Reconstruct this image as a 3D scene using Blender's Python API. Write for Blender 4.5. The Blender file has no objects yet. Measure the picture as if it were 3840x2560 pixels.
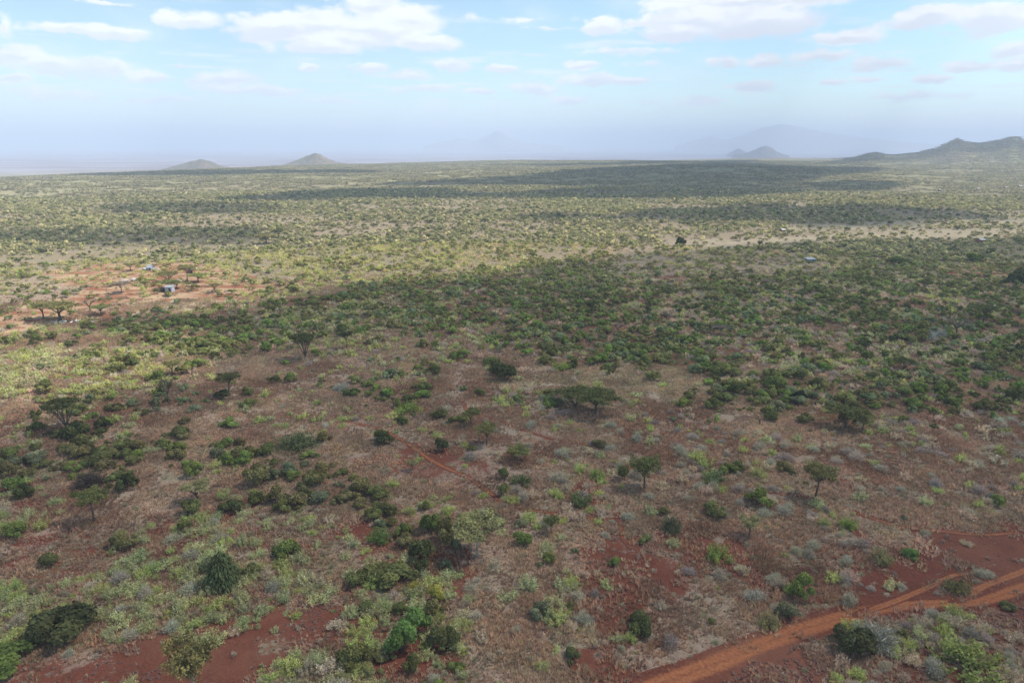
import bpy, math, random
import numpy as np

SC = bpy.context.scene
COL = SC.collection
R = math.radians
rng = np.random.default_rng(11)
random.seed(11)

# ------------------------------------------------------------------ camera
CAMZ = 60.0
PITCH = 16.01                      # degrees below the horizontal
F = 1568.0                         # focal length in units of a 2352 px wide picture
cam_d = bpy.data.cameras.new('camera')
cam_d.sensor_width = 36.0
cam_d.lens = 24.0
cam_d.clip_start = 0.5
cam_d.clip_end = 120000.0
cam = bpy.data.objects.new('camera', cam_d)
cam.location = (0, 0, CAMZ)
cam.rotation_euler = (R(90 - PITCH), 0, 0)
COL.objects.link(cam)
SC.camera = cam

# ------------------------------------------------------------------ colour management / render
SC.view_settings.view_transform = 'Standard'
SC.view_settings.look = 'None'
SC.view_settings.gamma = 1.0
SC.view_settings.use_curve_mapping = False
SC.view_settings.exposure = 0.56
SC.render.engine = 'CYCLES'
SC.cycles.use_denoising = True
SC.cycles.max_bounces = 5
SC.cycles.diffuse_bounces = 3
SC.cycles.glossy_bounces = 1
SC.cycles.transmission_bounces = 2
SC.cycles.volume_bounces = 1
SC.cycles.transparent_max_bounces = 8

# ------------------------------------------------------------------ sun
SUN_EL, SUN_AZ = 56.0, 74.0        # azimuth clockwise from +Y (towards +X)
sdir = np.array([math.cos(R(SUN_EL)) * math.sin(R(SUN_AZ)), math.cos(R(SUN_EL)) * math.cos(R(SUN_AZ)), math.sin(R(SUN_EL))])
sun_d = bpy.data.lights.new('sun', 'SUN')
sun_d.energy = 4.3
sun_d.angle = R(0.53)
sun_d.color = (1.0, 0.95, 0.87)
sun = bpy.data.objects.new('sun', sun_d)
from mathutils import Vector
sun.rotation_euler = Vector(sdir).to_track_quat('Z', 'Y').to_euler()
sun.location = (0, 0, 2000)
COL.objects.link(sun)


# ------------------------------------------------------------------ sky
def pix_dir(px, py):
    p = R(PITCH)
    cx, cy = (px - 1176.0) / F, -(py - 784.0) / F
    d = np.array([cx, cy * math.sin(p) + math.cos(p), cy * math.cos(p) - math.sin(p)])
    return d / np.linalg.norm(d)


def azel(px, py):
    d = pix_dir(px, py)
    return math.atan2(d[0], d[1]), math.asin(d[2])


world = bpy.data.worlds.new('World')
SC.world = world
world.use_nodes = True
nt = world.node_tree
nt.nodes.clear()


def N(t, kind, **kw):
    n = t.nodes.new(kind)
    for k, v in kw.items():
        if k == 'inp':
            for i, val in v.items():
                if hasattr(val, 'is_linked') or hasattr(val, 'links'):
                    t.links.new(val, n.inputs[i])
                else:
                    n.inputs[i].default_value = val
        else:
            setattr(n, k, v)
    return n


def MATH(t, op, a, b=None, c=None, clamp=False):
    i = {0: a}
    if b is not None: i[1] = b
    if c is not None: i[2] = c
    return N(t, 'ShaderNodeMath', operation=op, use_clamp=clamp, inp=i).outputs[0]


def VM(t, op, a, b=None, c=None, out=0):
    i = {0: a}
    if b is not None: i[1] = b
    if c is not None: i[2] = c
    return N(t, 'ShaderNodeVectorMath', operation=op, inp=i).outputs[out]


def MIX(t, fac, a, b, blend='MIX'):
    n = t.nodes.new('ShaderNodeMix')
    n.data_type = 'RGBA'
    n.blend_type = blend
    for k, v in ((0, fac), (6, a), (7, b)):
        if hasattr(v, 'links'):
            t.links.new(v, n.inputs[k])
        else:
            n.inputs[k].default_value = (tuple(v) + (1.0,)) if (k and len(v) == 3) else v
    return n.outputs[2]


def SMOOTH(t, v, lo, hi, a=0.0, b=1.0):
    n = t.nodes.new('ShaderNodeMapRange')
    n.interpolation_type = 'SMOOTHSTEP'
    t.links.new(v, n.inputs[0])
    n.inputs[1].default_value, n.inputs[2].default_value = lo, hi
    n.inputs[3].default_value, n.inputs[4].default_value = a, b
    return n.outputs[0]


def NOISE(t, vec, scale, detail=4.0, rough=0.55, dist=0.0):
    return N(t, 'ShaderNodeTexNoise', inp={'Vector': vec, 'Scale': scale, 'Detail': detail, 'Roughness': rough, 'Distortion': dist})


sky = N(nt, 'ShaderNodeTexSky', sky_type='NISHITA')
sky.sun_disc = False
sky.sun_elevation = R(SUN_EL)
sky.sun_rotation = R(SUN_AZ)
sky.altitude = 900
sky.air_density = 1.0
sky.dust_density = 0.5
sky.ozone_density = 1.0
tc = N(nt, 'ShaderNodeTexCoord')
sep = N(nt, 'ShaderNodeSeparateXYZ', inp={0: tc.outputs['Generated']})
az = MATH(nt, 'ARCTAN2', sep.outputs[0], sep.outputs[1])
el = MATH(nt, 'ARCSINE', sep.outputs[2])
uv = N(nt, 'ShaderNodeCombineXYZ', inp={0: az, 1: el}).outputs[0]
uvs = VM(nt, 'MULTIPLY', uv, (1.0, 1.9, 1.0))
n1 = NOISE(nt, uvs, 26.0, 6.0, 0.58)
n2 = NOISE(nt, uvs, 9.0, 3.0, 0.5)
warp = VM(nt, 'MULTIPLY', VM(nt, 'SUBTRACT', n1.outputs['Color'], (0.5, 0.5, 0.5)), (0.05, 0.02, 0.0))
uvw = VM(nt, 'ADD', uv, warp)
CLOUDS = [  # centre, half sizes (2352 px picture units), weight
    (640, 66, 115, 34, 1), (740, 62, 130, 40, 1), (850, 72, 150, 36, 1), (850, 20, 90, 38, 1), (930, 48, 95, 40, .95), (735, 110, 95, 20, .95),
    (985, 102, 72, 20, 1), (800, 95, 120, 22, .8), (440, 46, 75, 24, .9), (170, 70, 100, 15, .7), (270, 78, 80, 20, .95), (45, 128, 75, 26, 1),
    (110, 150, 110, 28, .8), (215, 158, 95, 26, .75), (262, 157, 40, 20, .95), (345, 180, 44, 15, .9), (30, 182, 52, 14, .9), (5, 60, 30, 34, .6), (130, 215, 130, 18, .55),
    (520, 182, 75, 22, .9), (600, 207, 120, 14, .75), (410, 150, 18, 8, .7), (705, 157, 32, 11, .9), (850, 157, 44, 15, 1), (940, 175, 58, 11, .75),
    (1040, 151, 44, 15, 1), (1155, 159, 38, 12, .9), (985, 202, 70, 12, .7), (1110, 208, 30, 9, .8), (1230, 205, 52, 16, .9), (1310, 232, 42, 12, .8),
    (1590, 52, 150, 36, 1), (1740, 52, 160, 38, 1), (1690, 6, 260, 26, 1), (1540, 78, 95, 20, 1), (1390, 60, 46, 22, .95), (1440, 118, 130, 9, .5), (1265, 67, 60, 7, .5),
    (2130, 40, 110, 30, 1), (2280, 45, 130, 38, 1), (1950, 88, 85, 22, .85), (1900, 130, 75, 18, .7), (2020, 146, 75, 16, .8), (2330, 112, 60, 22, .8),
    (2230, 154, 75, 14, .85), (2145, 183, 48, 13, .85), (2345, 150, 60, 16, .8), (1665, 140, 40, 14, .8), (1755, 140, 50, 14, .8), (1335, 150, 44, 12, .85),
    (1360, 183, 75, 15, .9), (1450, 186, 48, 11, .85), (1720, 201, 65, 13, .75), (1910, 187, 44, 10, .7), (2000, 182, 40, 8, .6), (400, 230, 110, 14, .5),
    (760, 232, 120, 10, .45), (1600, 232, 120, 12, .45), (2050, 225, 200, 14, .4), (1180, 45, 170, 8, .3), (250, 5, 60, 8, .7), (1480, 150, 50, 9, .4),
    (-90, 60, 70, 30, .8), (-140, 150, 100, 24, .8), (2480, 70, 100, 34, .9), (2500, 160, 90, 18, .8)]
fld = upr = None
for cx, cy, rx, ry, w in CLOUDS:
    a0, e0 = azel(cx, cy)
    a1 = (azel(cx + rx, cy)[0] - a0) * 1.3
    e1 = (e0 - azel(cx, cy + ry)[1]) * 1.3
    q = VM(nt, 'MULTIPLY_ADD', uvw, (1 / a1, 1 / e1, 0), (-a0 / a1, -e0 / e1, 0))
    ln = VM(nt, 'LENGTH', q, out=1)
    v = MATH(nt, 'MULTIPLY_ADD', ln, -w, w)
    fld = v if fld is None else MATH(nt, 'SMOOTH_MAX', fld, v, 0.12)
    v2 = MATH(nt, 'MULTIPLY_ADD', VM(nt, 'LENGTH', VM(nt, 'SUBTRACT', q, (0.0, 0.42, 0.0)), out=1), -w, w)
    upr = v2 if upr is None else MATH(nt, 'SMOOTH_MAX', upr, v2, 0.12)
# the same cloud field goes on above and beside the frame: a noise layer on a plane overhead
zc = MATH(nt, 'MAXIMUM', sep.outputs[2], 0.06)
pl = N(nt, 'ShaderNodeCombineXYZ', inp={0: MATH(nt, 'DIVIDE', sep.outputs[0], zc), 1: MATH(nt, 'DIVIDE', sep.outputs[1], zc)}).outputs[0]
n3 = NOISE(nt, pl, 0.75, 6.0, 0.55)
base = MATH(nt, 'SUBTRACT', upr, fld)
gen = MATH(nt, 'MULTIPLY_ADD', n3.outputs[0], 3.0, -1.62)
lowc = MATH(nt, 'MULTIPLY', SMOOTH(nt, n3.outputs[0], .52, .66), MATH(nt, 'MULTIPLY', SMOOTH(nt, el, R(1.2), R(3.0)), .55))
off_up = SMOOTH(nt, el, R(11.5), R(15))
off_side = SMOOTH(nt, MATH(nt, 'ABSOLUTE', az), R(40), R(47))
offm = MATH(nt, 'MULTIPLY', MATH(nt, 'MAXIMUM', off_up, off_side), SMOOTH(nt, el, R(1.5), R(6)))
gen = MATH(nt, 'MULTIPLY_ADD', MATH(nt, 'SUBTRACT', gen, -0.5), offm, -0.5)
fld = MATH(nt, 'MAXIMUM', fld, gen)
fld = MATH(nt, 'MULTIPLY_ADD', MATH(nt, 'SUBTRACT', n1.outputs[0], 0.5), 1.25, fld)
cmask = MATH(nt, 'MAXIMUM', SMOOTH(nt, fld, 0.02, 0.46), lowc)
# thin high veil
veil = SMOOTH(nt, n2.outputs[0], 0.42, 0.75, 0.0, 0.28)
cmask = MATH(nt, 'MAXIMUM', MATH(nt, 'MULTIPLY', cmask, 0.93), veil)
shade = MATH(nt, 'MULTIPLY', SMOOTH(nt, base, -.42, .02, .15, 1.0), SMOOTH(nt, NOISE(nt, VM(nt, 'ADD', uvs, (0.0, 0.012, 0.0)), 22.0, 4.0, 0.5).outputs[0], 0.34, 0.56, .45, 1.0))
CLOUD_GAIN = 6.6
ccol = MIX(nt, shade, (0.74 * CLOUD_GAIN, 0.78 * CLOUD_GAIN, 0.89 * CLOUD_GAIN), (0.98 * CLOUD_GAIN, 0.99 * CLOUD_GAIN, 1.04 * CLOUD_GAIN))
skyc = MIX(nt, cmask, VM(nt, 'MULTIPLY', sky.outputs[0], (.97, 1.05, 1.0)), ccol)
bg = N(nt, 'ShaderNodeBackground', inp={0: skyc, 1: 0.13})
wo = N(nt, 'ShaderNodeOutputWorld')
nt.links.new(bg.outputs[0], wo.inputs[0])
world.cycles.sampling_method = 'MANUAL'
world.cycles.sample_map_resolution = 512


# ------------------------------------------------------------------ numeric noise and terrain
def _hash(ix, iy, seed):
    h = (ix.astype(np.int64) * 374761393 + iy.astype(np.int64) * 668265263 + seed * 974634577) & 0xFFFFFFFF
    h = ((h ^ (h >> 13)) * 1274126177) & 0xFFFFFFFF
    h = (h ^ (h >> 16)) & 0xFFFFFFFF
    return h / 4294967295.0


def vnoise(x, y, seed=0):
    x = np.asarray(x, float); y = np.asarray(y, float)
    ix, iy = np.floor(x), np.floor(y)
    fx, fy = x - ix, y - iy
    fx, fy = fx * fx * (3 - 2 * fx), fy * fy * (3 - 2 * fy)
    a, b = _hash(ix, iy, seed), _hash(ix + 1, iy, seed)
    c, d = _hash(ix, iy + 1, seed), _hash(ix + 1, iy + 1, seed)
    return (a * (1 - fx) + b * fx) * (1 - fy) + (c * (1 - fx) + d * fx) * fy


def fbm(x, y, seed=0, octs=4, gain=0.5):
    s, amp, tot = 0.0, 1.0, 0.0
    x = np.asarray(x, float); y = np.asarray(y, float)
    for k in range(octs):
        s = s + amp * vnoise(x * 2 ** k, y * 2 ** k, seed + k * 17)
        tot += amp
        amp *= gain
    return s / tot


def sstep(a, b, v):
    t = np.clip((v - a) / (b - a), 0, 1)
    return t * t * (3 - 2 * t)


RIDGE_PX = [1850, 1940, 1970, 1990, 2010, 2030, 2060, 2110, 2150, 2180, 2193, 2210, 2250, 2290, 2320, 2338, 2352, 2420, 2600, 2800]
RIDGE_PY = [366, 360, 356, 350, 347, 351, 352, 347, 339, 327, 321, 327, 330, 325, 319.5, 320, 328, 342, 350, 365]
RIDGE_D = 3300.0


def terrain(x, y):
    x = np.asarray(x, float); y = np.asarray(y, float)
    r = np.hypot(x, y)
    t = np.arctan2(x, np.maximum(y, 1e-6))
    tt = np.clip(t, -0.7, 0.7)
    # plateau falling away to a lower plain, sooner on the left
    e0 = np.interp(tt, [-0.7, -0.45, -0.15, 0.2, 0.45, 0.7], [1250, 1500, 2400, 2900, 3500, 3600])
    e1 = np.interp(tt, [-0.7, -0.45, -0.15, 0.2, 0.45, 0.7], [3500, 4000, 4800, 5400, 6800, 7000])
    z = -60.0 * sstep(e0, e1, r)
    far = sstep(300, 900, r) * (1 - sstep(4000, 7000, r))
    z = z + far * (fbm(x / 420, y / 300, 5, 3) - 0.5) * 13.0
    z = z + (fbm(x / 45, y / 45, 3, 3) - 0.5) * 1.6 * (1 - sstep(600, 1500, r))
    z = z + 17.0 * np.exp(-(((x - 470) / 260) ** 2 + ((y - 1650) / 280) ** 2))
    z = z + 46.0 * np.exp(-(((x - 1850) / 420) ** 2 + ((y - 1750) / 500) ** 2))
    # right ridge
    px = 1176 + F * np.tan(np.clip(t, -1.2, 1.2)) / math.cos(R(PITCH)) * 0.998
    pyv = np.interp(px, RIDGE_PX, RIDGE_PY)
    crest = CAMZ + (334 - pyv) / F * RIDGE_D * 1.0
    on = sstep(1820, 1990, px) * (1 - sstep(2600, 2900, px))
    prof = np.where(r < RIDGE_D, sstep(RIDGE_D - 1150, RIDGE_D, r) ** 1.15, 1 - sstep(RIDGE_D, RIDGE_D + 800, r))
    z = z + on * np.maximum(crest - z, 0) * prof * np.where(y > 0, 1, 0)
    return z


def pixel_of(x, y, z):
    p = R(PITCH)
    dz = np.asarray(z, float) - CAMZ
    depth = y * math.cos(p) - dz * math.sin(p)
    up = y * math.sin(p) + dz * math.cos(p)
    depth = np.maximum(depth, 1e-3)
    return 1176 + F * x / depth, 784 - F * up / depth


def at(px, py):
    d = pix_dir(px, py)
    t = CAMZ / max(-d[2], 1e-4)
    for _ in range(25):
        h = float(terrain(d[0] * t, d[1] * t))
        t = 0.5 * t + 0.5 * (CAMZ - h) / max(-d[2], 1e-4)
    return np.array([d[0] * t, d[1] * t, float(terrain(d[0] * t, d[1] * t))])


def flat_at(px, py):
    d = pix_dir(px, py)
    t = CAMZ / -d[2]
    return np.array([d[0] * t, d[1] * t])


def slant(p):
    return math.sqrt(p[0] ** 2 + p[1] ** 2 + (CAMZ - p[2]) ** 2)


def poly_sd(x, y, poly):
    """signed distance to a polygon, positive inside"""
    x = np.asarray(x, float); y = np.asarray(y, float)
    inside = np.zeros(x.shape, bool)
    dmin = np.full(x.shape, 1e18)
    n = len(poly)
    for i in range(n):
        x0, y0 = poly[i]; x1, y1 = poly[(i + 1) % n]
        ex, ey = x1 - x0, y1 - y0
        L2 = ex * ex + ey * ey + 1e-12
        u = np.clip(((x - x0) * ex + (y - y0) * ey) / L2, 0, 1)
        dmin = np.minimum(dmin, (x - x0 - u * ex) ** 2 + (y - y0 - u * ey) ** 2)
        if y1 != y0:
            c = ((y0 > y) != (y1 > y)) & (x < (x1 - x0) * (y - y0) / (y1 - y0) + x0)
            inside ^= c
    d = np.sqrt(dmin)
    return np.where(inside, d, -d)


def line_d(x, y, pts):
    d = np.full(np.shape(x), 1e18)
    for (x0, y0), (x1, y1) in zip(pts[:-1], pts[1:]):
        ex, ey = x1 - x0, y1 - y0
        u = np.clip(((x - x0) * ex + (y - y0) * ey) / (ex * ex + ey * ey + 1e-12), 0, 1)
        d = np.minimum(d, (x - x0 - u * ex) ** 2 + (y - y0 - u * ey) ** 2)
    return np.sqrt(d)


# ------------------------------------------------------------------ what grows where (regions given as seen, 2352 px picture units)
LEAFY = [
    ([(620, 700), (900, 650), (1250, 600), (1450, 640), (1700, 640), (2100, 600), (2352, 590), (2500, 600), (2500, 930), (2050, 930), (1850, 860), (1700, 820), (1650, 860), (1400, 850), (1230, 800), (1000, 760), (800, 750), (560, 790), (500, 760)], .14),
    ([(1750, 880), (2400, 880), (2400, 960), (2000, 950), (1650, 950), (1550, 920)], .11),
    ([(200, 740), (560, 720), (640, 800), (480, 830), (250, 780)], .10),
    ([(-50, 1060), (330, 1030), (560, 1010), (620, 1090), (480, 1085), (200, 1100), (-50, 1120)], .15),
    ([(560, 1060), (760, 1080), (930, 1160), (1000, 1250), (960, 1300), (860, 1250), (780, 1160), (620, 1120)], .12),
    ([(900, 1290), (1080, 1300), (1090, 1600), (820, 1600), (830, 1400)], .07),
    ([(830, 880), (1000, 860), (1010, 960), (900, 960)], .08),
    ([(60, 920), (260, 920), (260, 1010), (60, 1010)], .10),
    ([(1800, 560), (2352, 545), (2352, 620), (2100, 620)], .12),
    ([(270, 860), (480, 860), (480, 960), (300, 950)], .06),
]
PALE = [
    ([(-40, 1310), (380, 1240), (560, 1170), (790, 1190), (750, 1290), (760, 1400), (600, 1440), (250, 1470), (-40, 1480)], .75),
    ([(820, 1320), (1070, 1300), (1100, 1600), (560, 1600), (650, 1500), (800, 1450)], .55),
    ([(1560, 1260), (1900, 1290), (1920, 1400), (1800, 1420), (1640, 1330)], .55),
    ([(1900, 1440), (2400, 1400), (2400, 1600), (1850, 1600)], .60),
    ([(1200, 1270), (1360, 1280), (1420, 1500), (1260, 1480)], .30),
    ([(1850, 960), (2400, 960), (2400, 1120), (1950, 1090)], .28),
    ([(1050, 900), (1350, 900), (1350, 960), (1150, 960)], .35),
    ([(1300, 1000), (2400, 1000), (2400, 1240), (1300, 1240)], .17),
    ([(100, 1000), (500, 960), (480, 1060), (100, 1060)], .04),
    ([(-50, 770), (560, 760), (300, 900), (-50, 960)], .45),
    ([(560, 700), (1200, 680), (1250, 800), (700, 820)], .30),
    ([(1350, 640), (2352, 640), (2352, 900), (1700, 900)], .36),
    ([(-50, 540), (1400, 540), (1100, 640), (500, 700), (-50, 620)], .26),
]
BARE = [
    [(850, 1080), (930, 1030), (1050, 1040), (1100, 1090), (960, 1115)],
    [(1330, 1250), (1450, 1255), (1570, 1300), (1570, 1390), (1480, 1360)],
    [(2060, 1250), (2140, 1205), (2420, 1228), (2420, 1310), (2180, 1325), (2040, 1385), (1930, 1392), (2010, 1330)],
    [(250, 1480), (420, 1470), (700, 1410), (800, 1400), (780, 1470), (640, 1500), (520, 1600), (240, 1600)],
    [(540, 1255), (640, 1222), (830, 1190), (840, 1250), (700, 1264), (590, 1268)],
    [(380, 1170), (435, 1160), (425, 1285), (398, 1285)],
    [(-40, 1290), (180, 1300), (165, 1335), (-40, 1320)],
    [(60, 1500), (260, 1510), (240, 1600), (40, 1600)],
    [(830, 1160), (960, 1250), (1060, 1250), (1050, 1345), (1000, 1345), (970, 1270), (850, 1285)],
    [(1590, 1600), (1690, 1510), (1890, 1490), (1950, 1600)],
    [(2040, 1390), (2420, 1370), (2420, 1420), (2200, 1410)],
    [(-40, 1140), (130, 1130), (180, 1150), (-40, 1160)],
    [(650, 1420), (820, 1400), (830, 1440), (640, 1470)],
]
DUST = [
    [(90, 625), (300, 600), (480, 605), (600, 640), (620, 665), (560, 690), (300, 690), (200, 715), (90, 760), (-40, 770), (-40, 740), (60, 700), (200, 670)],
    [(130, 720), (330, 720), (330, 740), (120, 745)],
    [(2110, 615), (2400, 612), (2400, 645), (2200, 640)],
]
STRAW = [
    [(300, 690), (420, 680), (540, 670), (480, 702), (300, 716)],
    [(1150, 860), (1400, 850), (1700, 850), (1820, 900), (1550, 915), (1180, 890)],
    [(1450, 562), (1900, 538), (2400, 515), (2400, 545), (1900, 556), (1600, 572)],
    [(1700, 515), (2200, 500), (2400, 490), (2400, 515), (1900, 530)],
    [(620, 650), (830, 640), (760, 665)],

]


SUNNY = [[(-60, 790), (250, 780), (500, 780), (400, 850), (180, 900), (-60, 940)]]  # gap in the cloud shade, its sunlight painted as paler straw ground


def warp_px(x, y, px, py, seed=41):
    a = np.clip(py - 334, 5, None) * 0.075
    return px + (fbm(x / 9, y / 9, seed, 4, .6) - .5) * 2 * a * 1.6, py + (fbm(x / 9, y / 9, seed + 5, 4, .6) - .5) * 2 * a


def region(px, py, polys, soft=0.04):
    s = np.clip(py - 334, 10, None) * soft
    m = np.zeros(np.shape(px))
    for p in polys:
        m = np.maximum(m, np.clip(0.5 + poly_sd(px, py, p) / s, 0, 1))
    return m


def density(px, py, table, base):
    s = np.clip(py - 334, 10, None) * 0.06
    m = np.full(np.shape(px), base) if np.isscalar(base) else base.copy()
    for p, d in table:
        m = np.maximum(m, d * np.clip(0.5 + poly_sd(px, py, p) / s, 0, 1))
    return m


# tracks and trails: picture points, half widths in metres
ROADS = {
    'dirt_track': ([(1380, 1640), (1500, 1578), (1620, 1532), (1760, 1475), (1900, 1428), (2010, 1399), (2130, 1387), (2232, 1384), (2290, 1370), (2352, 1351), (2480, 1318)], [2.0, 1.9, 1.8, 1.7, 1.6, 1.3, 1.1, 1.0, 1.2, 1.35, 1.4]),
    'dirt_track.001': ([(1955, 1414), (2040, 1386), (2100, 1362), (2150, 1340), (2185, 1322), (2230, 1316), (2300, 1308)], [.4, .6, .55, .5, .45, .35, .25]),
    'dirt_track.002': ([(2180, 1384), (2215, 1372), (2260, 1345), (2310, 1327), (2352, 1311), (2460, 1280)], [.3, .6, .65, .65, .65, .65]),
    'footpath': ([(1056, 905), (1064, 925), (1078, 945), (1130, 960), (1200, 985), (1270, 1008), (1350, 1022), (1400, 1048), (1440, 1072), (1500, 1095), (1570, 1112)], [.45, .5, .5, .35, .3, .35, .4, .45, .5, .35, .25]),
    'footpath.001': ([(800, 968), (870, 985), (930, 1015), (1000, 1062), (1080, 1100), (1130, 1135), (1170, 1160), (1290, 1182), (1430, 1196)], [.3, .4, .6, .8, .6, .5, .45, .3, .25]),
    'footpath.002': ([(1760, 1130), (1860, 1142), (1960, 1175), (2060, 1206), (2180, 1222), (2270, 1228), (2370, 1219)], [.25, .3, .35, .45, .5, .5, .5]),
    'footpath.003': ([(1420, 1180), (1425, 1210), (1432, 1240), (1450, 1262)], [.3, .35, .35, .3]),
}


def catmull(P, W, step=0.6):
    P = [np.array(p[:2], float) for p in P]
    out, ws = [], []
    for i in range(len(P) - 1):
        p0, p1, p2, p3 = P[max(i - 1, 0)], P[i], P[i + 1], P[min(i + 2, len(P) - 1)]
        n = max(2, int(np.linalg.norm(p2 - p1) / step))
        for k in range(n):
            t = k / n
            out.append(0.5 * ((2 * p1) + (-p0 + p2) * t + (2 * p0 - 5 * p1 + 4 * p2 - p3) * t * t + (-p0 + 3 * p1 - 3 * p2 + p3) * t ** 3))
            ws.append(W[i] * (1 - t) + W[i + 1] * t)
    out.append(P[-1]); ws.append(W[-1])
    return np.array(out), np.array(ws)


road_lines = {}
for nm, (pp, ww) in ROADS.items():
    road_lines[nm] = catmull([at(*p) for p in pp], ww)


def near_roads(x, y):
    """(distance beyond the edge of the closest track or path, wide tracks only)"""
    d = np.full(np.shape(x), 1e9)
    for nm, (pts, ws) in road_lines.items():
        step = pts[::6] if nm.startswith('dirt') else pts[::5]
        d = np.minimum(d, line_d(x, y, list(map(tuple, step)) + [tuple(pts[-1])]) - float(np.mean(ws)) * 1.0)
    return d


# ------------------------------------------------------------------ materials
def new_mat(name):
    m = bpy.data.materials.new(name)
    m.use_nodes = True
    m.node_tree.nodes.clear()
    return m, m.node_tree


def attr(t, name, kind='GEOMETRY'):
    return N(t, 'ShaderNodeAttribute', attribute_name=name, attribute_type=kind)


def ground_material():
    m, t = new_mat('savanna soil and dry grass')
    pos = N(t, 'ShaderNodeNewGeometry').outputs['Position']
    p2 = VM(t, 'MULTIPLY', pos, (1, 1, 0.3))
    big = NOISE(t, p2, 0.045, 5, .6).outputs[0]
    mid = NOISE(t, p2, 0.33, 5, .65).outputs[0]
    fine = NOISE(t, p2, 2.3, 5, .7).outputs[0]
    vfine = NOISE(t, p2, 7.0, 3, .7).outputs[0]
    g = MIX(t, SMOOTH(t, mid, .32, .68), (.21, .122, .084), (.35, .248, .178))
    g = MIX(t, SMOOTH(t, big, .4, .66), g, (.30, .235, .165))
    g = MIX(t, SMOOTH(t, fine, .40, .62, 0, .8), g, (.42, .325, .24))
    g = MIX(t, SMOOTH(t, vfine, .52, .70, 0, .75), g, (.10, .052, .036))
    gr = MIX(t, SMOOTH(t, fine, .35, .65), (.075, .085, .035), (.17, .17, .075))
    g = MIX(t, MATH(t, 'MULTIPLY', attr(t, 'green').outputs['Fac'], SMOOTH(t, mid, .3, .6)), g, gr)
    st = MIX(t, SMOOTH(t, fine, .35, .65), (.36, .29, .19), (.46, .385, .265))
    g = MIX(t, attr(t, 'straw').outputs['Fac'], g, st)
    soil = MIX(t, SMOOTH(t, mid, .3, .7), (.112, .035, .022), (.165, .055, .034))
    soil = MIX(t, SMOOTH(t, fine, .42, .66, 0, .6), soil, (.205, .082, .054))
    soil = MIX(t, SMOOTH(t, vfine, .6, .72, 0, .7), soil, (.06, .02, .014))
    dust = MIX(t, SMOOTH(t, mid, .3, .7), (.30, .175, .11), (.42, .28, .175))
    dust = MIX(t, SMOOTH(t, fine, .4, .65, 0, .5), dust, (.48, .36, .22))
    b = attr(t, 'bare').outputs['Fac']
    soil = MIX(t, SMOOTH(t, big, .45, .68, 0, .55), soil, (.235, .105, .065))
    bb = MATH(t, 'ADD', b, MATH(t, 'MULTIPLY_ADD', fine, 1.9, -0.95))
    bb = MATH(t, 'ADD', bb, MATH(t, 'MULTIPLY_ADD', mid, 1.3, -0.65))
    c = MIX(t, SMOOTH(t, bb, .36, .64), g, soil)
    streak = NOISE(t, VM(t, 'MULTIPLY', pos, (.045, .16, 0)), 1.0, 4, .6).outputs[0]
    dust = MIX(t, SMOOTH(t, streak, .40, .56), (.26, .115, .065), dust)
    dust = MIX(t, SMOOTH(t, streak, .56, .68, 0, .8), dust, (.44, .34, .19))
    dd = MATH(t, 'ADD', attr(t, 'dust').outputs['Fac'], MATH(t, 'MULTIPLY_ADD', mid, 0.9, -0.45))
    c = MIX(t, SMOOTH(t, dd, .35, .65), c, dust)
    pa = attr(t, 'path').outputs['Fac']
    pp = MATH(t, 'MULTIPLY_ADD', MATH(t, 'SUBTRACT', fine, .5), .6, pa)
    trk = MIX(t, SMOOTH(t, fine, .35, .65), (.29, .105, .045), (.38, .150, .070))
    c = MIX(t, SMOOTH(t, pp, .15, .8), c, trk)
    # far country: the bush seen as grain
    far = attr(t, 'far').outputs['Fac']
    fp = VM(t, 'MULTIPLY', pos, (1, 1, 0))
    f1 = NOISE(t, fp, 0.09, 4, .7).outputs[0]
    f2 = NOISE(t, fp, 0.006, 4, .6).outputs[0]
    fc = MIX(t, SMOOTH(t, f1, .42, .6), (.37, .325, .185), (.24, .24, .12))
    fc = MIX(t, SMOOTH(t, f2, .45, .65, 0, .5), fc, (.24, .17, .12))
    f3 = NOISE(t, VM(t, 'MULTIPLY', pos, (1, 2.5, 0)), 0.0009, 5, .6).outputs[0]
    pc = MIX(t, SMOOTH(t, f3, .42, .6), (.34, .30, .33), (.22, .17, .20))  # lilac of distant haze painted into the far plain's colour
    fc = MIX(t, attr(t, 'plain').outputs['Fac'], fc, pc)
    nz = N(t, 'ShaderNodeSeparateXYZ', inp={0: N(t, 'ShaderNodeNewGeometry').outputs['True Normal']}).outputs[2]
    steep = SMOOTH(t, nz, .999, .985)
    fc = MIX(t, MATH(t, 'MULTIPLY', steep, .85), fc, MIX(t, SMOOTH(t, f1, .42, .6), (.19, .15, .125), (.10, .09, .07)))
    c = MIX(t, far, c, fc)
    bs = N(t, 'ShaderNodeBsdfDiffuse', inp={0: c, 1: 0.6})
    bump = N(t, 'ShaderNodeBump', inp={'Strength': 0.55, 'Distance': 0.25, 'Height': MATH(t, 'ADD', fine, MATH(t, 'MULTIPLY', vfine, .5))})
    t.links.new(bump.outputs[0], bs.inputs['Normal'])
    o = N(t, 'ShaderNodeOutputMaterial')
    t.links.new(bs.outputs[0], o.inputs[0])
    return m


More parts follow.
